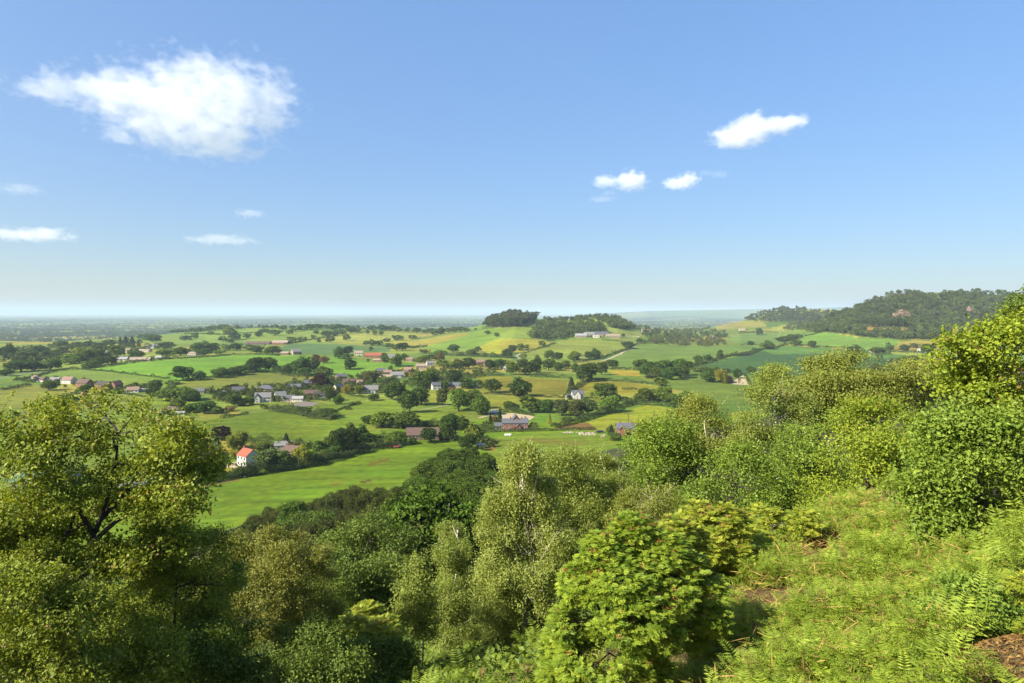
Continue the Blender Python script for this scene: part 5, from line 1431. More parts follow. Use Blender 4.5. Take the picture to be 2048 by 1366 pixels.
# centre: slope trees
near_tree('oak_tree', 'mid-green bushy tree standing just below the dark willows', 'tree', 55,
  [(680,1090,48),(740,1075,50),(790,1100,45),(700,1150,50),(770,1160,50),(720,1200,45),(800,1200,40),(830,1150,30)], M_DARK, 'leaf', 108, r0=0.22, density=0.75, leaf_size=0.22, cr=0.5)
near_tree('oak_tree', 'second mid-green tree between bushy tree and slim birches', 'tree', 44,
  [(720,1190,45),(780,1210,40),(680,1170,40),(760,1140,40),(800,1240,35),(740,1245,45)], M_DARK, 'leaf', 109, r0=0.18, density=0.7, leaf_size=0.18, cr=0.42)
near_tree('birch_tree', 'slim birch with pale stem left of the big birch', 'tree', 27,
  [(905,1065,26),(900,1110,36),(915,1160,42),(890,1200,40),(930,1220,38),(900,1260,42),(930,1280,34)], M_BIRCH, 'leaf', 110, bark=BARK_BIRCH, stems=[[(912,1320),(915,1230),(908,1160),(925,1100),(905,1050)]], r0=0.08, density=0.75, leaf_size=0.07, droop=0.3, voids=(3, 0.4))
near_tree('birch_tree', 'short light-green birch on the lower left of the slim birch', 'tree', 24,
  [(835,1135,22),(828,1180,32),(845,1225,34),(815,1230,26),(850,1262,24)], M_BIRCH, 'leaf', 111, stems=[[(846,1290),(843,1220),(834,1120)]], r0=0.05, density=0.7, leaf_size=0.08)
near_tree('birch_tree', 'big drooping birch with a long pale trunk in the middle', 'tree', 16,
  [(1045,915,32),(1040,965,48),(1075,990,45),(1010,1010,42),(1048,1040,55),(1088,1060,38),(1005,1080,46),(1060,1110,62),(985,1150,38),(1020,1160,62),(1085,1160,48),(990,1220,44),(1040,1230,60),(1010,1290,50),(1065,1290,42)],
  M_PALE, 'leaf', 112, bark=BARK_BIRCH, stems=[[(1050,1350),(1052,1280),(1050,1200),(1062,1140),(1048,1050),(1045,960),(1045,895)], [(1058,1150),(1078,1085,-0.15),(1062,1010,-0.2),(1075,950,-0.2)], [(1050,1210),(1020,1130,-0.3),(1000,1060,-0.3)]], r0=0.07, density=0.85, leaf_size=0.05, asp=0.75, droop=0.28, voids=(3, 0.4), show_stem=0.75)
near_tree('birch_tree', 'birch behind the big drooping birch with two thin stems', 'tree', 22,
  [(1130,935,42),(1110,990,45),(1160,1000,48),(1130,1060,50),(1170,1090,45),(1110,1120,40)], M_BIRCH, 'leaf', 113, bark=BARK_BIRCH, stems=[[(1165,1150),(1155,1010),(1135,915)], [(1160,1080),(1172,1000),(1180,950)]], r0=0.06, density=0.75, leaf_size=0.06, droop=0.25, voids=(3, 0.4))
near_tree('birch_tree', 'rightmost of the middle birches beside the green sycamores', 'tree', 24,
  [(1195,935,42),(1225,985,48),(1185,1030,45),(1240,1050,48),(1205,1090,45)], M_BIRCH, 'leaf', 114, bark=BARK_BIRCH, stems=[[(1215,1140),(1230,1010),(1200,910)]], r0=0.06, density=0.75, leaf_size=0.06, droop=0.25, voids=(3, 0.4))
near_tree('birch_tree', 'pale low birch in front of the green sycamores', 'tree', 19,
  [(1275,1010,45),(1315,1000,40),(1250,1050,40),(1330,1040,35)], M_OLIVE, 'leaf', 115, bark=BARK_BIRCH, r0=0.05, density=0.8, leaf_size=0.05, droop=0.2)
near_tree('rowan_tree', 'bright green rowan with feathery leaves in the centre foreground', 'tree', 8.6,
  [(1265,1060,44,0.3),(1300,1150,62,0.0),(1215,1180,60,-0.2),(1280,1215,65,-0.4),(1370,1135,45,0.2),(1265,1075,48,0.3),(1205,1105,48,0),(1330,1105,52,0.2),(1165,1165,50,-0.1),(1245,1165,62,-0.3),(1345,1190,50,-0.2),(1410,1180,45,0.2),(1150,1250,52,-0.2),(1235,1260,62,-0.5),(1320,1265,45,-0.4),(1420,1235,38,0),(1170,1320,55,-0.5),(1120,1290,40,0),(1210,1330,55,-0.7),(1290,1330,50,-0.2),(1120,1350,45,-0.3),(1385,1265,42,0.3),(1250,1380,60,-0.8)],
  M_ROWAN, 'pinnate', 116, r0=0.05, leaf_size=0.088, warm=0.05, density=1.0, low=-0.95, stems=[[(1270,1360),(1265,1280),(1255,1180),(1262,1090)], [(1268,1310),(1320,1210,0.1),(1335,1120,0.2)], [(1266,1300),(1200,1230,0.1),(1180,1150,0)]])
near_tree('rowan_tree', 'yellow-green rowan with rusty bud heads behind the bright rowan', 'tree', 12,
  [(1395,1035,42),(1350,1065,38),(1450,1045,45),(1410,1095,45),(1470,1105,45),(1370,1120,40),(1440,1150,40)], M_YROWAN, 'pinnate', 117, r0=0.05, leaf_size=0.11, warm=0.07)
near_tree('rowan_tree', 'small yellow-green rowan at the top of the bracken', 'tree', 13.5,
  [(1530,1040,40),(1570,1060,35),(1510,1090,40),(1560,1105,38),(1490,1140,38),(1610,1045,30),(1540,1140,30)], M_YROWAN, 'pinnate', 118, r0=0.045, leaf_size=0.11, warm=0.05)
# right: the wooded brow
near_tree('sycamore_tree', 'dense mid-green tree right of the middle birches', 'tree', 29,
  [(1290,895,42),(1335,870,45),(1285,950,48),(1345,930,50),(1310,985,45),(1385,960,45)], M_GREEN, 'leaf', 119, r0=0.13, density=0.75, leaf_size=0.11, cr=0.26, voids=(6, 0.68))
near_tree('birch_tree', 'pale leafy birch topping the dense mid-green tree', 'tree', 31,
  [(1410,830,42),(1375,860,40),(1440,870,42),(1400,905,45),(1460,920,42)], M_OLIVE, 'leaf', 120, bark=BARK_BIRCH, stems=[[(1425,1000),(1420,920),(1408,845)]], r0=0.09, density=0.75, leaf_size=0.09, cr=0.24)
near_tree('sycamore_tree', 'dark-hearted green tree above the yellow-green rowans', 'tree', 24,
  [(1430,950,45),(1480,930,45),(1440,1000,48),(1500,980,48),(1390,1000,38),(1540,1000,40)], M_GREEN, 'leaf', 121, r0=0.11, density=0.75, leaf_size=0.095, cr=0.24, voids=(7, 0.68))
near_tree('birch_tree', 'upright grey-green birch rising against the dark crop', 'tree', 37,
  [(1550,760,30),(1540,800,42),(1575,835,45),(1520,850,42),(1560,890,50),(1500,900,38),(1600,900,38)], M_BIRCH, 'leaf', 122, bark=BARK_BIRCH, r0=0.12, density=0.75, leaf_size=0.11, cr=0.28)
near_tree('oak_tree', 'olive oak crown standing highest in front of the crop', 'tree', 43,
  [(1650,740,36),(1690,735,36),(1720,760,34),(1630,785,42),(1680,790,48),(1730,800,38),(1650,840,45)], M_OLIVE, 'leaf', 123, r0=0.2, density=0.75, leaf_size=0.15, cr=0.36)
near_tree('oak_tree', 'broad green oak below the highest olive crown', 'tree', 30,
  [(1600,860,42),(1640,880,45),(1690,860,45),(1610,920,48),(1660,930,48),(1570,930,42),(1620,975,45)], M_GREEN, 'leaf', 124, r0=0.15, density=0.75, leaf_size=0.12, cr=0.28, voids=(7, 0.68))
near_tree('oak_tree', 'yellow-green layered oak in the middle of the brow', 'tree', 22,
  [(1720,850,45),(1765,840,45),(1700,910,50),(1760,910,55),(1820,880,45),(1680,970,48),(1740,970,52),(1800,950,50),(1640,1000,40)], M_OAK, 'leaf', 125, r0=0.13, density=0.75, leaf_size=0.10, cr=0.24, warm=0.03, voids=(7, 0.68))
near_tree('birch_tree', 'olive birch under the brown ploughed field', 'tree', 46,
  [(1790,755,34),(1840,750,36),(1880,770,34),(1770,795,34),(1830,795,42),(1880,810,36),(1740,800,28)], M_OLIVE, 'leaf', 126, r0=0.15, density=0.75, leaf_size=0.15, cr=0.36)
near_tree('oak_tree', 'bright sunlit oak leaning in at the right edge', 'tree', 13,
  [(1945,705,36),(1992,688,38),(2046,662,38),(1920,725,32),(1965,735,45),(2030,715,48),(1990,790,45),(1925,770,30),(2060,790,48),(2085,690,42),(1905,690,20)], M_OAK, 'leaf', 127, r0=0.12, voids=(7, 0.7), density=0.95, leaf_size=0.088, cr=0.19, warm=0.05)
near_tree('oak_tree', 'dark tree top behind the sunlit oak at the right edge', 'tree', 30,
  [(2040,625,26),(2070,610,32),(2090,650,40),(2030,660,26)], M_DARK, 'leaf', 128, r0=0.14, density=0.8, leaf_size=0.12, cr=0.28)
near_tree('oak_tree', 'shaded oak with deep dark gaps below the sunlit oak', 'tree', 11,
  [(1900,860,45),(1955,850,45),(2020,860,48),(1890,930,52),(1960,940,58),(2035,950,55),(1910,1000,50),(1985,1020,55),(2050,1040,50),(1850,985,42),(1870,1045,35),(1940,1080,45),(2040,1110,50),(2000,1130,45),(2060,1160,45),(1900,1060,40)], M_GREEN, 'leaf', 129, r0=0.12, density=1.0, leaf_size=0.075, cr=0.17, voids=(4, 0.6))
near_tree('leafy_shrub', 'low dark leafy shrub beside the bracken at the lower right', 'shrub', 6.0,
  [(1960,1200,42),(2015,1190,40),(1930,1250,42),(2000,1255,48),(1895,1225,32),(2055,1230,40),(1960,1300,38),(1880,1275,28),(1850,1215,24),(2010,1330,36),(1930,1180,30)], M_GROWAN, 'leaf', 130, r0=0.022, leaf_size=0.042, density=0.9, asp=0.6, cr=0.075)
near_tree('rowan_shrub', 'yellow-leaved sapling in the lower right corner', 'shrub', 5.0,
  [(2040,1165,30),(2070,1200,30),(2065,1260,26)], M_YROWAN, 'pinnate', 131, r0=0.018, leaf_size=0.07, density=0.8, warm=0.0)

# ------------------------------------------------------------------ the wood on the slope below
def canopy(u, v, h, ymin=25.0):
    """foot of a tree of height h whose top shows at photo pixel (u, v)"""
    dx = (u - 1024) / FPX; dy = -(v - 683) / FPX
    ry = CP + SP * dy; rz = -SP + CP * dy
    Y = _MARCH[(_MARCH >= ymin) & (_MARCH < 1000)]
    e = height(dx / ry * Y, Y) + h - rz / ry * Y
    j = int(np.argmax(e > 0)) if (e > 0).any() else len(Y) - 1
    y = Y[j]
    return np.array([dx / ry * y, y, float(height(dx / ry * y, y))])

WOOD_PROTO = {}
for nm_, seeds in (('oak', (81, 82, 83)), ('willow', (84, 85, 86))):
    WOOD_PROTO[nm_] = []
    for s in seeds:
        P, T, tm = proto('round' if nm_ == 'oak' else 'bush', s, 1500, 9, 0.032 if nm_ == 'oak' else 0.026)
        WOOD_PROTO[nm_].append((P.mesh('crown', [LEAF_FAR]), T.mesh('trunk', [tm], True)))

def slope_wood(polyp, kind, n, h, colour, name, label, group, seed, spacing, ymin=60):
    rng = np.random.default_rng(seed)
    us, vs = pix_in('P', polyp, n * 25, seed)
    got = []
    for u, v in zip(us, vs):
        hh = h * rng.uniform(0.8, 1.2)
        q = canopy(u, v, hh, ymin)
        if q[1] < ymin + 1 or any((q[0] - g[0]) ** 2 + (q[1] - g[1]) ** 2 < spacing ** 2 for g in got):
            continue
        got.append(q)
        cm, tm = WOOD_PROTO[kind][rng.integers(3)]
        t = thing(name, label, 'tree', (q[0], q[1], q[2] - 0.2), rng.uniform(0, 6.28), group)
        w = hh * rng.uniform(0.85, 1.1)
        t.scale = (w, w, hh)
        c = link('crown', cm, t)
        col = np.array(colour) * rng.uniform(0.8, 1.2) * np.array([rng.uniform(0.92, 1.1), 1, rng.uniform(0.9, 1.1)])
        c.color = (*col, 1)
        link('trunk', tm, t)
        if len(got) >= n: break

slope_wood([(790,985),(850,920),(900,888),(960,892),(990,915),(985,960),(930,1000),(860,1010)], 'oak', 40, 11, (0.054, 0.088, 0.018), 'oak_tree', 'rounded fresh green oak crown at the meadow end of the wood', 'oaks at the top of the slope wood', 5, 6.5)
slope_wood([(430,1085),(500,1025),(580,1000),(680,975),(790,960),(880,990),(950,1000),(950,1060),(860,1090),(700,1080),(600,1075)], 'willow', 110, 8, (0.046, 0.058, 0.020), 'willow_tree', 'dark olive willow crown massed below the near meadow', 'willows in the slope wood', 6, 5.0)
slope_wood([(560,1012),(600,985),(640,990),(640,1015)], 'oak', 2, 10, (0.060, 0.100, 0.026), 'oak_tree', 'lone brighter oak poking out of the dark willows', 'lone oak pair among the willows', 9, 4.0)
slope_wood([(850,1100),(960,1050),(970,1180),(860,1190),(640,1180),(640,1090)], 'oak', 22, 9, (0.040, 0.066, 0.020), 'oak_tree', 'shaded oak crown below the olive willows', 'oaks low in the slope wood', 7, 4.5, ymin=50)
slope_wood([(1000,920),(1250,900),(1480,880),(1480,960),(1250,1000),(1000,1000)], 'oak', 26, 9, (0.070, 0.100, 0.028), 'oak_tree', 'oak crown glimpsed behind the middle birches', 'oaks behind the birches', 8, 6.5, ymin=60)
slope_wood([(200,1130),(480,1110),(640,1150),(640,1300),(200,1320)], 'oak', 26, 8, (0.050, 0.080, 0.022), 'oak_tree', 'oak crown glimpsed through the left-hand leaves', 'oaks behind the left trees', 12, 4.5, ymin=24)

# ------------------------------------------------------------------ bracken, dead fronds and litter on the near slope
M_FERN = leaf_material('bracken_fronds', (0.100, 0.170, 0.016), (0.350, 0.430, 0.050), 0.40, rough=0.55, warm=(0.30, 0.20, 0.08), spec=0.2)
M_DEAD = leaf_material('dead_bracken', (0.100, 0.055, 0.018), (0.470, 0.302, 0.101), 0.15, rough=0.8, spec=0.1)

def bracken(name, label, pts, size, seed, fr=3):
    rng = np.random.default_rng(seed)
    n = len(pts) * fr
    base = np.repeat(pts, fr, 0) + np.concatenate([rng.normal(size=(n, 2)) * 0.12, np.zeros((n, 1))], 1)
    base[:, 2] = height(base[:, 0], base[:, 1])
    a = rng.uniform(0, 6.28, n)
    cl = 0.5 + 0.5 * np.sin(base[:, 0] * 2.3 + 1.0) * np.sin(base[:, 1] * 2.0) + 0.35 * np.sin(base[:, 0] * 5.1 + base[:, 1] * 3.7)
    cl = np.clip(cl, 0, 1)
    L = size * rng.uniform(0.55, 1.2, n) * (0.75 + 0.45 * cl)
    hgt = size * rng.uniform(0.3, 1.3, n) * (0.5 + 1.3 * cl)
    out = np.stack([np.cos(a), np.sin(a), np.zeros(n)], -1)
    # frond axis: rises on a bare stalk, arches over and droops
    def axis(s):
        return base + np.array([0, 0, 1.0]) * (hgt * (1 - (1 - s) ** 2) * 0.9 - L * 0.22 * s ** 3)[:, None] + out * (L * s ** 1.25)[:, None]
    shade = rng.uniform(0, 1, n)
    hot = rng.uniform(0, 1, n) < 0.025
    C, N, A, LL, T = [], [], [], [], []
    np_ = 15
    for i in range(np_):
        s = 0.30 + 0.70 * i / np_
        c = axis(s); c2 = axis(min(1.0, s + 0.03))
        ax = unit(c2 - c)
        up = unit(np.array([0, 0, 1.0]) + out * 0.25 + rng.normal(size=(n, 3)) * 0.15)
        nn = unit(up - (up * ax).sum(-1, keepdims=True) * ax)
        side = np.cross(nn, ax)
        ln = L * 0.35 * (1 - (s - 0.25) / 0.80) ** 0.85
        for sg in (-1, 1):
            dr = unit(side * sg + ax * 0.45 - np.array([0, 0, 0.18]))
            C.append(c + dr * (ln * 0.5)[:, None]); N.append(nn); A.append(dr); LL.append(ln)
            T.append(np.where(hot, 1.0, np.clip(0.5 * shade + 0.45 * rng.uniform(0, 1, n), 0, 0.93)))
    C, N, A, LL, T = map(np.concatenate, (C, N, A, LL, T))
    v, f = leaf_quads(C, N, LL, np.maximum(LL * 0.19, 0.010), rng, A, 0.12)
    P = Parts(); P.add(v, f, T)
    # stalks
    p0, p1 = axis(0.0), axis(0.35)
    sd = np.stack([-out[:, 1], out[:, 0], np.zeros(n)], -1) * 0.004
    v = np.stack([p0 - sd, p0 + sd, p1 + sd, p1 - sd], 1).reshape(-1, 3)
    P.add(v, np.arange(n * 4).reshape(n, 4), np.full(n, 0.4))
    tag(link(name, P.mesh(name, [M_FERN])), label, 'bracken', kind='stuff')

def scatter_ground(polyp, n, seed, ymin=3.0):
    u, v = pix_in('P', polyp, n, seed)
    # even cover over the ground rather than over the picture: keep far samples more often
    g = ground(u, v, ymin)
    return g

SLOPE = [(1300,1430),(1390,1270),(1440,1200),(1500,1120),(1580,1060),(1690,985),(1860,1000),(1935,1080),(1960,1180),(1900,1250),(1990,1300),(2060,1370),(2060,1430)]
def even(polyp, n, seed, dmax):
    """ground points with even density: sampled on the ground, kept where they show inside the outline"""
    rng = np.random.default_rng(seed)
    out = np.zeros((0, 3))
    while len(out) < n:
        x = rng.uniform(-6, 18, 20000); y = rng.uniform(3, dmax, 20000)
        z = height(x, y)
        u, v = project(x, y, z + 0.3)
        k = inside_poly(np.nan_to_num(u, nan=-9e3), np.nan_to_num(v, nan=-9e3), polyp)
        out = np.concatenate([out, np.stack([x, y, z], -1)[k]])
    return out[:n]

pts = even(SLOPE, 7500, 3, 24)
gap = np.sin(pts[:, 0] * 1.7 + 0.5) * np.sin(pts[:, 1] * 1.3 + 1.0) + 0.5 * np.sin(pts[:, 0] * 3.9 + pts[:, 1] * 2.7)
pts = pts[(gap < 0.30) & (np.hypot(pts[:, 0], pts[:, 1]) > 5.6)]
bracken('bracken', 'bright green bracken fern covering the sunny slope at the lower right', pts, 0.32, 5)
LOWER = [(780,1420),(790,1270),(860,1240),(960,1290),(1010,1330),(1120,1350),(1120,1420)]
pts2 = even(LOWER, 1200, 4, 40)
NEAR = [(1080,1430),(1060,1280),(1200,1150),(1300,1010),(1700,960),(2060,880),(2060,1430)]
pts3 = even(NEAR, 6000, 9, 24)
u3, v3 = project(pts3[:, 0], pts3[:, 1], pts3[:, 2])
pts3 = pts3[(np.hypot(pts3[:, 0], pts3[:, 1]) > 7.5)]
u3, v3 = project(pts3[:, 0], pts3[:, 1], pts3[:, 2])
pts3 = pts3[~inside_poly(u3, v3, SLOPE) & ~inside_poly(u3, v3, [(1940,1310),(2060,1270),(2060,1400),(1960,1400)])][:3000]
bracken('bracken', 'scattered bracken in the shade around the foot of the trees', pts3, 0.36, 7)
rb_ = np.random.default_rng(15)
x4 = rb_.uniform(3, 24, 9000); y4 = rb_.uniform(-3, 22, 9000)
u4, v4 = project(x4, np.maximum(y4, 0.5), height(x4, y4))
k4 = ((u4 > 2060) | (y4 < 3)) & (np.hypot(x4, y4) > 4.2) & (0.76 * y4 - 0.65 * x4 < 9)
bracken('bracken', 'bracken spreading over the hilltop beside the path', np.stack([x4, y4, height(x4, y4)], -1)[k4][:3200], 0.34, 8)
bracken('bracken', 'patch of bracken and brown litter under the slim birches', pts2, 0.42, 6)

def dead_litter():
    rng = np.random.default_rng(8)
    p = np.concatenate([even(SLOPE, 10000, 21, 24), even(LOWER, 700, 22, 40)])
    p = p[np.hypot(p[:, 0], p[:, 1]) > 6.5]
    n = len(p)
    a = rng.uniform(0, 6.28, n)
    L = rng.uniform(0.10, 0.36, n)
    ax = unit(np.stack([np.cos(a), np.sin(a), rng.uniform(-0.1, 0.55, n)], -1))
    nn = unit(np.array([0, 0, 1.0]) + rng.normal(size=(n, 3)) * 0.6)
    c = p + ax * (L * 0.5)[:, None] + np.array([0, 0, 1.0]) * rng.uniform(0, 1, n)[:, None] ** 1.5 * 0.42
    P = Parts()
    v, f = leaf_quads(c, nn, L, np.maximum(0.008, L * rng.uniform(0.02, 0.06, n)), rng, ax, 0.1)
    P.add(v, f, rng.uniform(0, 0.93, n))
    tag(link('dead_bracken', P.mesh('dead_bracken', [M_DEAD])), 'tan and brown dead bracken stalks lying among the green fronds', 'dead bracken', kind='stuff')
dead_litter()

def leaf_litter():
    rng = np.random.default_rng(9)
    p = even([(1880,1200),(1960,1120),(2100,1080),(2100,1430),(1900,1430)], 12000, 23, 12)
    n = len(p)
    nn = unit(np.array([0, 0, 1.2]) + rng.normal(size=(n, 3)) * 0.5)
    L = rng.uniform(0.015, 0.05, n)
    v, f = leaf_quads(p + np.array([0, 0, 0.015]), nn, L, L * rng.uniform(0.25, 0.7, n), rng)
    P = Parts(); P.add(v, f, rng.uniform(0, 0.45, n))
    tag(link('leaf_litter', P.mesh('leaf_litter', [M_DEAD])), 'brown leaf litter on the bare path in the lower right corner', 'leaf litter', kind='stuff')
leaf_litter()

def dead_birch():
    rng = np.random.default_rng(5)
    q = canopy(888, 1022, 9, 60)
    t = thing('dead_tree', 'bare pale dead birch snag standing up out of the dark wood', 'tree', q)
    t.scale = (0.55, 0.55, 0.86)
    T = Parts()
    T.tube(wiggle((0, 0, -0.3), (0.9, 0, 11.2), rng, 8, 0.02), np.linspace(0.13, 0.03, 8), 7)
    link('trunk', T.mesh('trunk', [BARK_BIRCH], True), t)
    for z, dx, dz in ((7.2, -1.9, 2.0), (8.6, 1.5, 1.6), (9.4, -0.8, 1.6)):
        B = Parts(); B.tube(wiggle((z * 0.08, 0, z), (z * 0.08 + dx, rng.normal() * 0.4, z + dz), rng, 5, 0.05), np.linspace(0.05, 0.015, 5), 6)
        link('branch', B.mesh('branch', [BARK_BIRCH], True), t)
dead_birch()

def undergrowth():
    """low leaves over the shaded slope between the trees"""
    rng = np.random.default_rng(31)
    n = 150000
    y = 6 * (140 / 6) ** rng.uniform(0, 1, n); x = rng.uniform(-0.95, 0.95, n) * y
    d = 0.76 * y - 0.65 * x
    gx = np.sin(x * 0.7) * np.sin(y * 0.6 + 1)
    u, v = project(x, y, height(x, y))
    k = (d > 8.5) & (d < 175) & (gx > -0.9) & ~inside_poly(u, v, SLOPE)
    x, y = x[k], y[k]; n = len(x)
    c = np.stack([x, y, height(x, y) + rng.uniform(0, 1, n) ** 2 * np.clip(0.02 * y + 0.25, 0.3, 1.6)], -1)
    nn = unit(np.array([0, 0, 0.9]) + rng.normal(size=(n, 3)) * 0.6)
    s = 0.06 + 0.006 * y
    v_, f = leaf_quads(c, nn, s * rng.uniform(0.8, 1.5, n), s * 0.8, rng)
    P = Parts(); P.add(v_, f, rng.uniform(0, 0.9, n))
    tag(link('undergrowth', P.mesh('undergrowth', [M_DARK])), 'shaded brambles and saplings under the slope trees', 'undergrowth', kind='stuff')
undergrowth()
# ------------------------------------------------------------------ rocks, animals, vehicles and other small things
def rock_crag(label, view, x, y, w, h, seed):
    u, v = px(view, x, y)
    q = ground(u, v, 900.0)[0]
    rng = np.random.default_rng(seed)
    k = q[1] / FPX / VIEW[view][2]
    W, H = w * k, h * k
    n, m = 40, 22
    a = np.linspace(-1, 1, n); t = np.linspace(0, 1, m)
    A, T = np.meshgrid(a, t, indexing='ij')
    prof = H * (1 - np.abs(A) ** 4) * (0.62 + 0.2 * np.sin(A * 4 + seed) + 0.12 * np.sin(A * 11 + 2 * seed) + 0.06 * np.sin(A * 27))
    step = np.floor(T * 6) / 6
    X = A * W / 2 + 0.4 * rng.normal(size=A.shape)
    Z = T * prof - 1
    Yd = -6 * (1 - T) ** 0.7 + 3.5 * np.abs(A) ** 2 + 1.2 * np.sin(step * 21 + A * 3) + 0.8 * rng.normal(size=A.shape) + T * 7
    vv = np.stack([X, Yd, Z], -1).reshape(-1, 3)
    i = np.arange(n - 1)[:, None] * m + np.arange(m - 1)[None]
    f = np.stack([i, i + m, i + m + 1, i + 1], -1).reshape(-1, 4)
    # back face closes the crag into the hillside
    b = vv.copy(); b[:, 1] = 16
    f2 = f[:, ::-1] + len(vv)
    mt = material('red_sandstone', (0.17, 0.112, 0.080), 0.95, 0.45, 0.18)
    o = link('sandstone_crag', mesh_np('sandstone_crag', np.concatenate([vv, b]), np.concatenate([f, f2]), [mt]))
    o.location = (q[0], q[1] - 4, q[2])
    tag(o, label, 'crag')
rock_crag('broad red sandstone crag on the face of the wooded hill', 'D', 1172, 264, 175, 62, 1)
rock_crag('smaller red sandstone crag near the right end of the hill', 'D', 1665, 240, 100, 56, 2)

def animal(name, mat, L, H):
    """small grazing animal, head to +x"""
    P = Parts()
    body = [(-0.5, 0, 0.72), (-0.42, 0, 0.74), (-0.15, 0, 0.70), (0.18, 0, 0.72), (0.38, 0, 0.76)]
    P.tube(np.array(body) * [L, L, H], np.array([0.05, 0.17, 0.21, 0.19, 0.10]) * H * 1.25, 8)
    P.tube(np.array([(0.34, 0, 0.78), (0.52, 0, 0.62), (0.60, 0, 0.42)]) * [L, L, H], np.array([0.12, 0.08, 0.06]) * H, 7)
    P.tube(np.array([(0.57, 0, 0.46), (0.66, 0, 0.30), (0.72, 0, 0.22)]) * [L, L, H], np.array([0.08, 0.075, 0.04]) * H, 7)
    for sx, bend in ((0.30, 0.02), (-0.38, -0.05)):
        for sy in (-0.11, 0.11):
            P.tube(np.array([(sx, sy, 0.66), (sx + bend, sy, 0.34), (sx, sy, 0.0)]) * [L, L, H], np.array([0.08, 0.045, 0.035]) * H, 6)
    P.tube(np.array([(-0.50, 0, 0.76), (-0.56, 0, 0.62), (-0.56, 0, 0.40)]) * [L, L, H], np.array([0.03, 0.03, 0.01]) * H, 5)
    return P.mesh(name, [mat], True)

WOOL = material('wool', (0.74, 0.70, 0.60), 0.95)
HORSE = material('dark_bay_coat', (0.035, 0.022, 0.015), 0.6)
def flock(me, name, label, cat, group, view, pts, scale, seed):
    rng = np.random.default_rng(seed)
    g = ground([px(view, *p)[0] for p in pts], [px(view, *p)[1] for p in pts], 150.0)
    for q in g:
        o = link(name, me); o.location = q; o.rotation_euler = (0, 0, rng.uniform(0, 6.28)); s = scale * rng.uniform(0.85, 1.1); o.scale = (s, s, s)
        tag(o, label, cat, group)
rs = np.random.default_rng(12)
sheep_me = animal('sheep', WOOL, 1.25, 0.95)
flock(sheep_me, 'sheep', 'white sheep grazing in the pale ridge field', 'sheep', 'sheep in the ridge field', 'B', [(rs.uniform(770, 1080), rs.uniform(284, 318)) for _ in range(46)], 1.15, 3)
flock(sheep_me, 'sheep', 'white sheep below the hill farm barns', 'sheep', 'sheep below the hill farm', 'C', [(x, y) for x, y in ((990,288),(1010,290),(1030,287),(1048,291),(1062,288),(1080,289),(1092,292))], 1.6, 4)
horse_me = animal('horse', HORSE, 1.7, 1.6)
for lab, p in (('dark horse grazing in the left pasture, the nearer to the trees', (368, 778)), ('dark horse grazing left of the other horse', (292, 788))):
    flock(horse_me, 'horse', lab, 'horse', None, 'A', [p], 1.1, 5)
flock(horse_me, 'horse', 'dark animal at the foot of the white house hedge', 'horse', None, 'E', [(752, 702)], 0.9, 6)

PAINT = {k: material('paint_' + k, c, 0.3, spec=0.5) for k, c in (('silver', (0.5, 0.5, 0.52)), ('white', (0.75, 0.75, 0.74)), ('black', (0.015, 0.015, 0.02)), ('red', (0.28, 0.06, 0.04)), ('dark', (0.03, 0.035, 0.05)))}
TYRE = material('tyre', (0.02, 0.02, 0.02), 0.9)
RIM = material('wheel_rim', (0.4, 0.4, 0.4), 0.4, metal=0.8)

def lathe_wheel(r, w, n=16):
    th = np.linspace(0, 2 * np.pi, n, endpoint=False)
    prof = [(r * 0.62, -w / 2), (r * 0.95, -w / 2), (r, -w / 4), (r, w / 4), (r * 0.95, w / 2), (r * 0.62, w / 2)]
    v = np.array([(a * math.cos(t), b, a * math.sin(t)) for t in th for a, b in prof])
    m = len(prof)
    i = np.arange(n)[:, None] * m + np.arange(m - 1)[None]; j = ((np.arange(n) + 1) % n)[:, None] * m + np.arange(m - 1)[None]
    return v, np.stack([i, j, j + 1, i + 1], -1).reshape(-1, 4)

def wheel(t, x, y, r, w=0.2):
    v, f = lathe_wheel(r, w)
    ty = simple('wheel', v + [x, y, r], f, TYRE, t)
    n = 12; th = np.linspace(0, 2 * np.pi, n, endpoint=False)
    s = 1 if y > 0 else -1
    v = np.array([(x + r * 0.62 * math.cos(a), y + s * w * 0.4, r + r * 0.62 * math.sin(a)) for a in th] + [(x, y + s * w * 0.5, r)])
    f = np.array([(i, (i + 1) % n, n) for i in range(n)])
    simple('rim', v, f, RIM, ty)

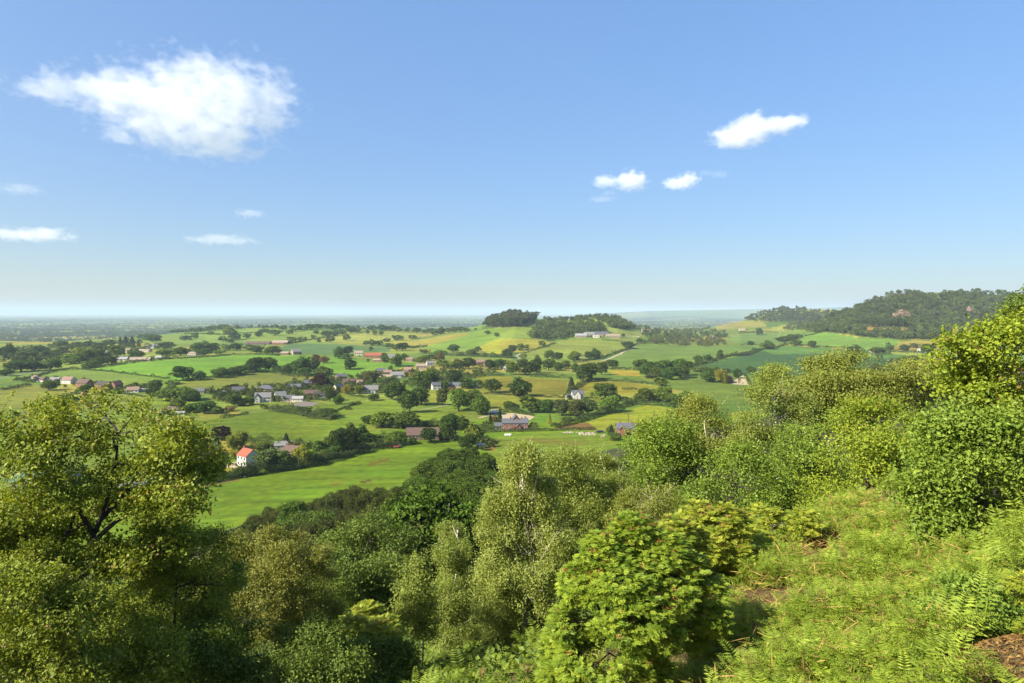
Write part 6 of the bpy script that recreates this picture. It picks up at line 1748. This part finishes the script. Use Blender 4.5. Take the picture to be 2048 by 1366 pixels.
def car(label, view, x, y, yaw, paint, van=False):
    u, v = px(view, x, y)
    q = ground(u, v, 150.0)[0]
    t = thing('parked_van' if van else 'parked_car', label, 'van' if van else 'car', q, math.radians(yaw))
    L, W = (5.0, 1.9) if van else (4.3, 1.75)
    side = [(-L/2, 0.35), (-L/2, 0.95), (-L/2 + 0.15, 1.0), (-L*0.36, 1.42), (L*0.12, 1.45), (L*0.27, 0.98), (L/2 - 0.1, 0.85), (L/2, 0.6), (L/2, 0.35)] if not van else [(-L/2, 0.4), (-L/2, 1.95), (-L/2 + 0.2, 2.05), (L*0.2, 2.05), (L*0.33, 1.25), (L/2 - 0.1, 1.05), (L/2, 0.7), (L/2, 0.4)]
    n = len(side)
    def tuck(z): return W / 2 - max(0, z - 0.95) * 0.22
    vv = np.array([(a, -tuck(b), b) for a, b in side] + [(a, tuck(b), b) for a, b in side])
    i = np.arange(n); j = (i + 1) % n
    me = mesh_np('body', vv, np.stack([i, i + n, j + n, j], -1), [PAINT[paint]])
    bpy_faces = [tuple(range(n))[::-1], tuple(range(n, 2 * n))]
    import bmesh
    bm = bmesh.new(); bm.from_mesh(me); bm.verts.ensure_lookup_table()
    for fc in bpy_faces:
        bm.faces.new([bm.verts[k] for k in fc])
    bmesh.ops.recalc_face_normals(bm, faces=bm.faces[:])
    bm.to_mesh(me); bm.free()
    link('body', me, t)
    P = Parts()
    for sy in (-1, 1):
        z0, z1 = (1.0, 1.36) if not van else (1.3, 1.8)
        xa, xb = (-L * 0.30, L * 0.14) if not van else (L * 0.02, L * 0.2)
        for a, b in ((xa, (xa + xb) / 2 - 0.04), ((xa + xb) / 2 + 0.04, xb)):
            vq = np.array([(a, sy * (tuck(z0) + 0.012), z0), (b, sy * (tuck(z0) + 0.012), z0), (b - 0.1, sy * (tuck(z1) + 0.012), z1), (a + 0.05, sy * (tuck(z1) + 0.012), z1)])
            P.add(vq, np.array([(0, 1, 2, 3)]))
    xs = ((L*0.13, 1.42, L*0.26, 1.02),) if not van else ((L*0.21, 2.0, L*0.32, 1.3),)
    for a, za, b, zb in xs:
        P.add(np.array([(a, -0.6, za + 0.012), (a, 0.6, za + 0.012), (b + 0.012, 0.68, zb + 0.01), (b + 0.012, -0.68, zb + 0.01)]), np.array([(0, 1, 2, 3)]))
    link('windows', P.mesh('windows', [GLASS]), t)
    for sx in (-L * 0.31, L * 0.31):
        for sy in (-1, 1):
            wheel(t, sx, sy * (W / 2 - 0.08), 0.32)
    for sy in (-1, 1):
        v2, f2 = box(L/2 - 0.03, L/2 + 0.015, sy * 0.6 - 0.16, sy * 0.6 + 0.16, 0.62, 0.76)
        simple('headlight', v2, f2, WHITE_FRAME, t)
    return t
car('silver car parked beside the conifers left of the gravel yard', 'F', 806, 262, 20, 'silver')
car('white van parked at the left end of the gravel yard', 'F', 830, 258, 15, 'white', True)
car('black car parked at the right end of the stone heap', 'F', 1652, 415, 175, 'black')
car('dark car parked in front of the hipped-roof bungalow', 'A', 1500, 945, 160, 'dark')
car('white car beside the white flat outbuilding', 'A', 1395, 908, 10, 'white')
car('silver car among the grazing ground right of village', 'C', 45, 548, 5, 'silver')

def trailer(label, view, x, y):
    u, v = px(view, x, y)
    q = ground(u, v, 150.0)[0]
    t = thing('farm_trailer', label, 'trailer', q, math.radians(4))
    v2, f2 = box(-2.6, 2.6, -1.0, 1.0, 0.75, 0.95); simple('bed', v2, f2, PAINT['red'], t)
    for sy in (-1, 1):
        v2, f2 = box(-2.6, 2.6, sy * 0.985 - 0.03, sy * 0.985 + 0.03, 0.952, 1.45); simple('side_board', v2, f2, PAINT['red'], t)
    for sx in (-1, 1):
        v2, f2 = box(sx * 2.56 - 0.03, sx * 2.56 + 0.03, -0.95, 0.95, 0.952, 1.4); simple('end_board', v2, f2, PAINT['red'], t)
    v2, f2 = tube([(2.6, 0, 0.8), (3.3, 0, 0.65), (3.9, 0, 0.5)], 0.05); simple('drawbar', v2, f2, PAINT['black'], t)
    for sx in (-1.0, 0.2):
        for sy in (-0.9, 0.9): wheel(t, sx, sy, 0.38)
trailer('red farm trailer parked at the top hedge of the near meadow', 'E', 1925, 458)

def stones():
    rng = np.random.default_rng(17)
    pale = material('pale_stone', (0.34, 0.29, 0.22), 0.95, 0.2, 2.0)
    P = Parts()
    uv = [(rng.uniform(1490, 1625), rng.uniform(415, 436)) for _ in range(110)] + [(rng.uniform(1340, 1480), rng.uniform(412, 420)) for _ in range(26)] + [(rng.uniform(1655, 1700), rng.uniform(428, 452)) for _ in range(16)]
    g = ground([px('F', *p)[0] for p in uv], [px('F', *p)[1] for p in uv], 150.0)
    for q in g:
        s = rng.uniform(0.15, 0.45)
        v, f = box(-s, s, -s, s, -0.1, s * 1.1)
        v = v * rng.uniform(0.6, 1.2, (8, 3)); a = rng.uniform(0, 6.28); c, sn = math.cos(a), math.sin(a)
        v = np.stack([v[:, 0] * c - v[:, 1] * sn, v[:, 0] * sn + v[:, 1] * c, v[:, 2]], -1)
        P.add(v + q, f)
    tag(link('stone_rubble', P.mesh('stone_rubble', [pale])), 'pale heap of rubble stone on the far edge of the near field', 'rubble', kind='stuff')
stones()

def bale(label, view, x, y):
    u, v = px(view, x, y); q = ground(u, v, 150.0)[0]
    n = 20; th = np.linspace(0, 2 * np.pi, n, endpoint=False)
    prof = [(0.05, -0.62), (0.5, -0.62), (0.6, -0.52), (0.6, 0.52), (0.5, 0.62), (0.05, 0.62)]
    vv = np.array([(b, a * math.cos(t), 0.6 + a * math.sin(t)) for t in th for a, b in prof]); m = len(prof)
    i = np.arange(n)[:, None] * m + np.arange(m - 1)[None]; j = ((np.arange(n) + 1) % n)[:, None] * m + np.arange(m - 1)[None]
    o = link('wrapped_bale', mesh_np('wrapped_bale', vv, np.stack([i, i + 1, j + 1, j], -1).reshape(-1, 4), [PAINT['white']], True))
    o.location = q; o.rotation_euler = (0, 0, 0.3)
    tag(o, label, 'bale')
for lab, x, y in (('left one of three white wrapped bales by the roadside hedge', 913, 440), ('middle one of three white wrapped bales by the roadside hedge', 930, 440), ('right one of three white wrapped bales by the roadside hedge', 948, 440)):
    bale(lab, 'F', x, y)
bale('white wrapped bale beside the red farm trailer', 'E', 1962, 448)

def pole(label, view, x, y, h):
    u, v = px(view, x, y); q = ground(u, v, 150.0)[0]
    t = thing('utility_pole', label, 'utility pole', q)
    v2, f2 = tube([(0, 0, -0.5), (0, 0, h * 0.5), (0, 0, h)], [0.16, 0.14, 0.11], 8); simple('pole', v2, f2, BARK, t)
    v2, f2 = box(-0.9, 0.9, 0.13, 0.22, h - 0.7, h - 0.56); simple('crossarm', v2, f2, BARK, t)
    for sx in (-0.75, 0, 0.75):
        v2, f2 = tube([(sx, 0.17, h - 0.56), (sx, 0.17, h - 0.48), (sx, 0.17, h - 0.36)], [0.03, 0.06, 0.02], 6); simple('insulator', v2, f2, WHITE_FRAME, t)
pole('wooden utility pole behind the slate-roofed brick cottage', 'F', 1878, 372, 8)
pole('thin utility pole beside the tree line in the meadows', 'C', 808, 872, 8)
pole('thin utility pole beside the long barn trees', 'C', 1010, 985, 8)

# ------------------------------------------------------------------ clouds
def cloud_material(name, density, nscale, edge, blobs, seed):
    """density: overlapping soft blobs (object space) eroded by noise"""
    m = bpy.data.materials.new(name); m.use_nodes = True
    nt = m.node_tree; nt.nodes.clear()
    out = nt.nodes.new('ShaderNodeOutputMaterial')
    vol = nt.nodes.new('ShaderNodeVolumePrincipled')
    vol.inputs['Color'].default_value = (1, 1, 1, 1)
    vol.inputs['Anisotropy'].default_value = 0.0
    tc = nt.nodes.new('ShaderNodeTexCoord')
    acc = None
    for c, r in blobs:
        sub = nt.nodes.new('ShaderNodeVectorMath'); sub.operation = 'SUBTRACT'; sub.inputs[1].default_value = c
        nt.links.new(tc.outputs['Object'], sub.inputs[0])
        dv = nt.nodes.new('ShaderNodeVectorMath'); dv.operation = 'DIVIDE'; dv.inputs[1].default_value = r
        nt.links.new(sub.outputs[0], dv.inputs[0])
        ln = nt.nodes.new('ShaderNodeVectorMath'); ln.operation = 'LENGTH'; nt.links.new(dv.outputs[0], ln.inputs[0])
        one = nt.nodes.new('ShaderNodeMath'); one.operation = 'SUBTRACT'; one.inputs[0].default_value = 1.0; nt.links.new(ln.outputs['Value'], one.inputs[1])
        if acc is None: acc = one.outputs[0]
        else:
            mx = nt.nodes.new('ShaderNodeMath'); mx.operation = 'SMOOTH_MAX'; mx.inputs[2].default_value = 0.25
            nt.links.new(acc, mx.inputs[0]); nt.links.new(one.outputs[0], mx.inputs[1]); acc = mx.outputs[0]
    no = nt.nodes.new('ShaderNodeTexNoise'); no.inputs['Scale'].default_value = nscale; no.inputs['Detail'].default_value = 8; no.inputs['Roughness'].default_value = 0.62
    mp = nt.nodes.new('ShaderNodeMapping'); mp.inputs['Location'].default_value = (seed, seed * 1.7, 0); mp.inputs['Scale'].default_value = (1, 1, 1.5)
    nt.links.new(tc.outputs['Object'], mp.inputs[0]); nt.links.new(mp.outputs[0], no.inputs['Vector'])
    ma = nt.nodes.new('ShaderNodeMath'); ma.operation = 'MULTIPLY_ADD'; ma.inputs[1].default_value = 2.2 * edge; ma.inputs[2].default_value = -1.12 * edge - 0.05
    nt.links.new(no.outputs['Fac'], ma.inputs[0])
    ad = nt.nodes.new('ShaderNodeMath'); ad.operation = 'ADD'; nt.links.new(acc, ad.inputs[0]); nt.links.new(ma.outputs[0], ad.inputs[1])
    mr = nt.nodes.new('ShaderNodeMapRange'); mr.inputs['From Min'].default_value = 0.0; mr.inputs['From Max'].default_value = 0.45; mr.inputs['To Min'].default_value = 0; mr.inputs['To Max'].default_value = density
    nt.links.new(ad.outputs[0], mr.inputs['Value'])
    nt.links.new(mr.outputs[0], vol.inputs['Density'])
    nt.links.new(vol.outputs[0], out.inputs['Volume'])
    return m

def cloud(label, d, blobs, dens, seed, edge=0.55):
    """blobs in photo pixels (u, v, half-width, half-height) at distance d"""
    k = d / FPX
    us = [b[0] for b in blobs]; vs = [b[1] for b in blobs]
    cu, cv = (min(us) + max(us)) / 2, (min(vs) + max(vs)) / 2
    c0 = at_depth(cu, cv, d)
    B = [(tuple(at_depth(u, v, d) - c0), (w * k, max(w, h) * k * 0.8, h * k)) for u, v, w, h in blobs]
    P = Parts()
    lo = np.min([np.array(c) - np.array(r) * 1.25 for c, r in B], 0); hi = np.max([np.array(c) + np.array(r) * 1.25 for c, r in B], 0)
    v, f = box(lo[0], hi[0], lo[1], hi[1], lo[2], hi[2])
    size = (hi - lo).max()
    m = cloud_material('cloud_vapour', dens, (16.0 if len(blobs) > 5 else 9.0) / size, edge, B, seed)
    o = link('cloud', mesh_np('cloud', v, f, [m]))
    o.location = c0
    return tag(o, label, 'cloud')
CLOUDS = True
if CLOUDS:
    cloud('big ragged white cumulus in the upper left sky', 5000, [(390,165,100,55),(440,200,130,75),(330,205,150,60),(220,185,110,38),(110,178,90,16),(520,200,75,60),(400,260,130,48),(300,250,90,25),(455,300,70,18),(235,275,35,14)], 0.0018, 3.0, 1.8)
    cloud('white humped cloud with a tail in the right sky', 6000, [(1470,275,55,26),(1510,255,50,32),(1560,250,45,20),(1590,240,30,14)], 0.005, 7.0, 0.9)
    cloud('small white cloud, left of the pair low in the right sky', 7000, [(1262,362,38,24),(1212,363,30,14)], 0.005, 11.0, 0.9)
    cloud('small white cloud, right of the pair low in the right sky', 7000, [(1358,367,38,14),(1378,358,25,16)], 0.005, 13.0, 0.9)
    cloud('faint wisp of cloud right of the low pair', 7000, [(1412,346,16,8),(1438,349,22,8)], 0.001, 15.0, 1.2)
    cloud('faint wisp of cloud under the low pair', 7000, [(1205,398,32,7),(1218,385,18,6)], 0.001, 16.0, 1.2)
    cloud('flat low cloud at the left edge of the sky', 9000, [(60,470,85,13),(95,465,35,12)], 0.0016, 17.0, 1.4)
    cloud('thin cloud streak above the left horizon', 9000, [(440,480,75,9),(420,476,30,9)], 0.0009, 19.0, 1.4)
    cloud('small thin cloud between big cumulus and horizon', 9000, [(500,427,32,9)], 0.0012, 23.0, 1.4)
    cloud('faint thin cloud at the left edge below the big cumulus', 8000, [(40,378,45,12)], 0.0007, 29.0, 1.4)

# ------------------------------------------------------------------ the air between here and the plain
def haze():
    m = bpy.data.materials.new('haze'); m.use_nodes = True
    nt = m.node_tree; nt.nodes.clear()
    out = nt.nodes.new('ShaderNodeOutputMaterial')
    vol = nt.nodes.new('ShaderNodeVolumePrincipled')
    vol.inputs['Color'].default_value = (0.56, 0.70, 0.84, 1)
    vol.inputs['Density'].default_value = 0.000065
    vol.inputs['Anisotropy'].default_value = 0.0
    nt.links.new(vol.outputs[0], out.inputs['Volume'])
    v, f = box(-30000, 30000, -30000, 46000, -200, 230)
    o = link('haze', mesh_np('haze', v, f, [m]))
    tag(o, 'thin blue summer haze filling the air over the plain', 'haze', kind='stuff')
haze()
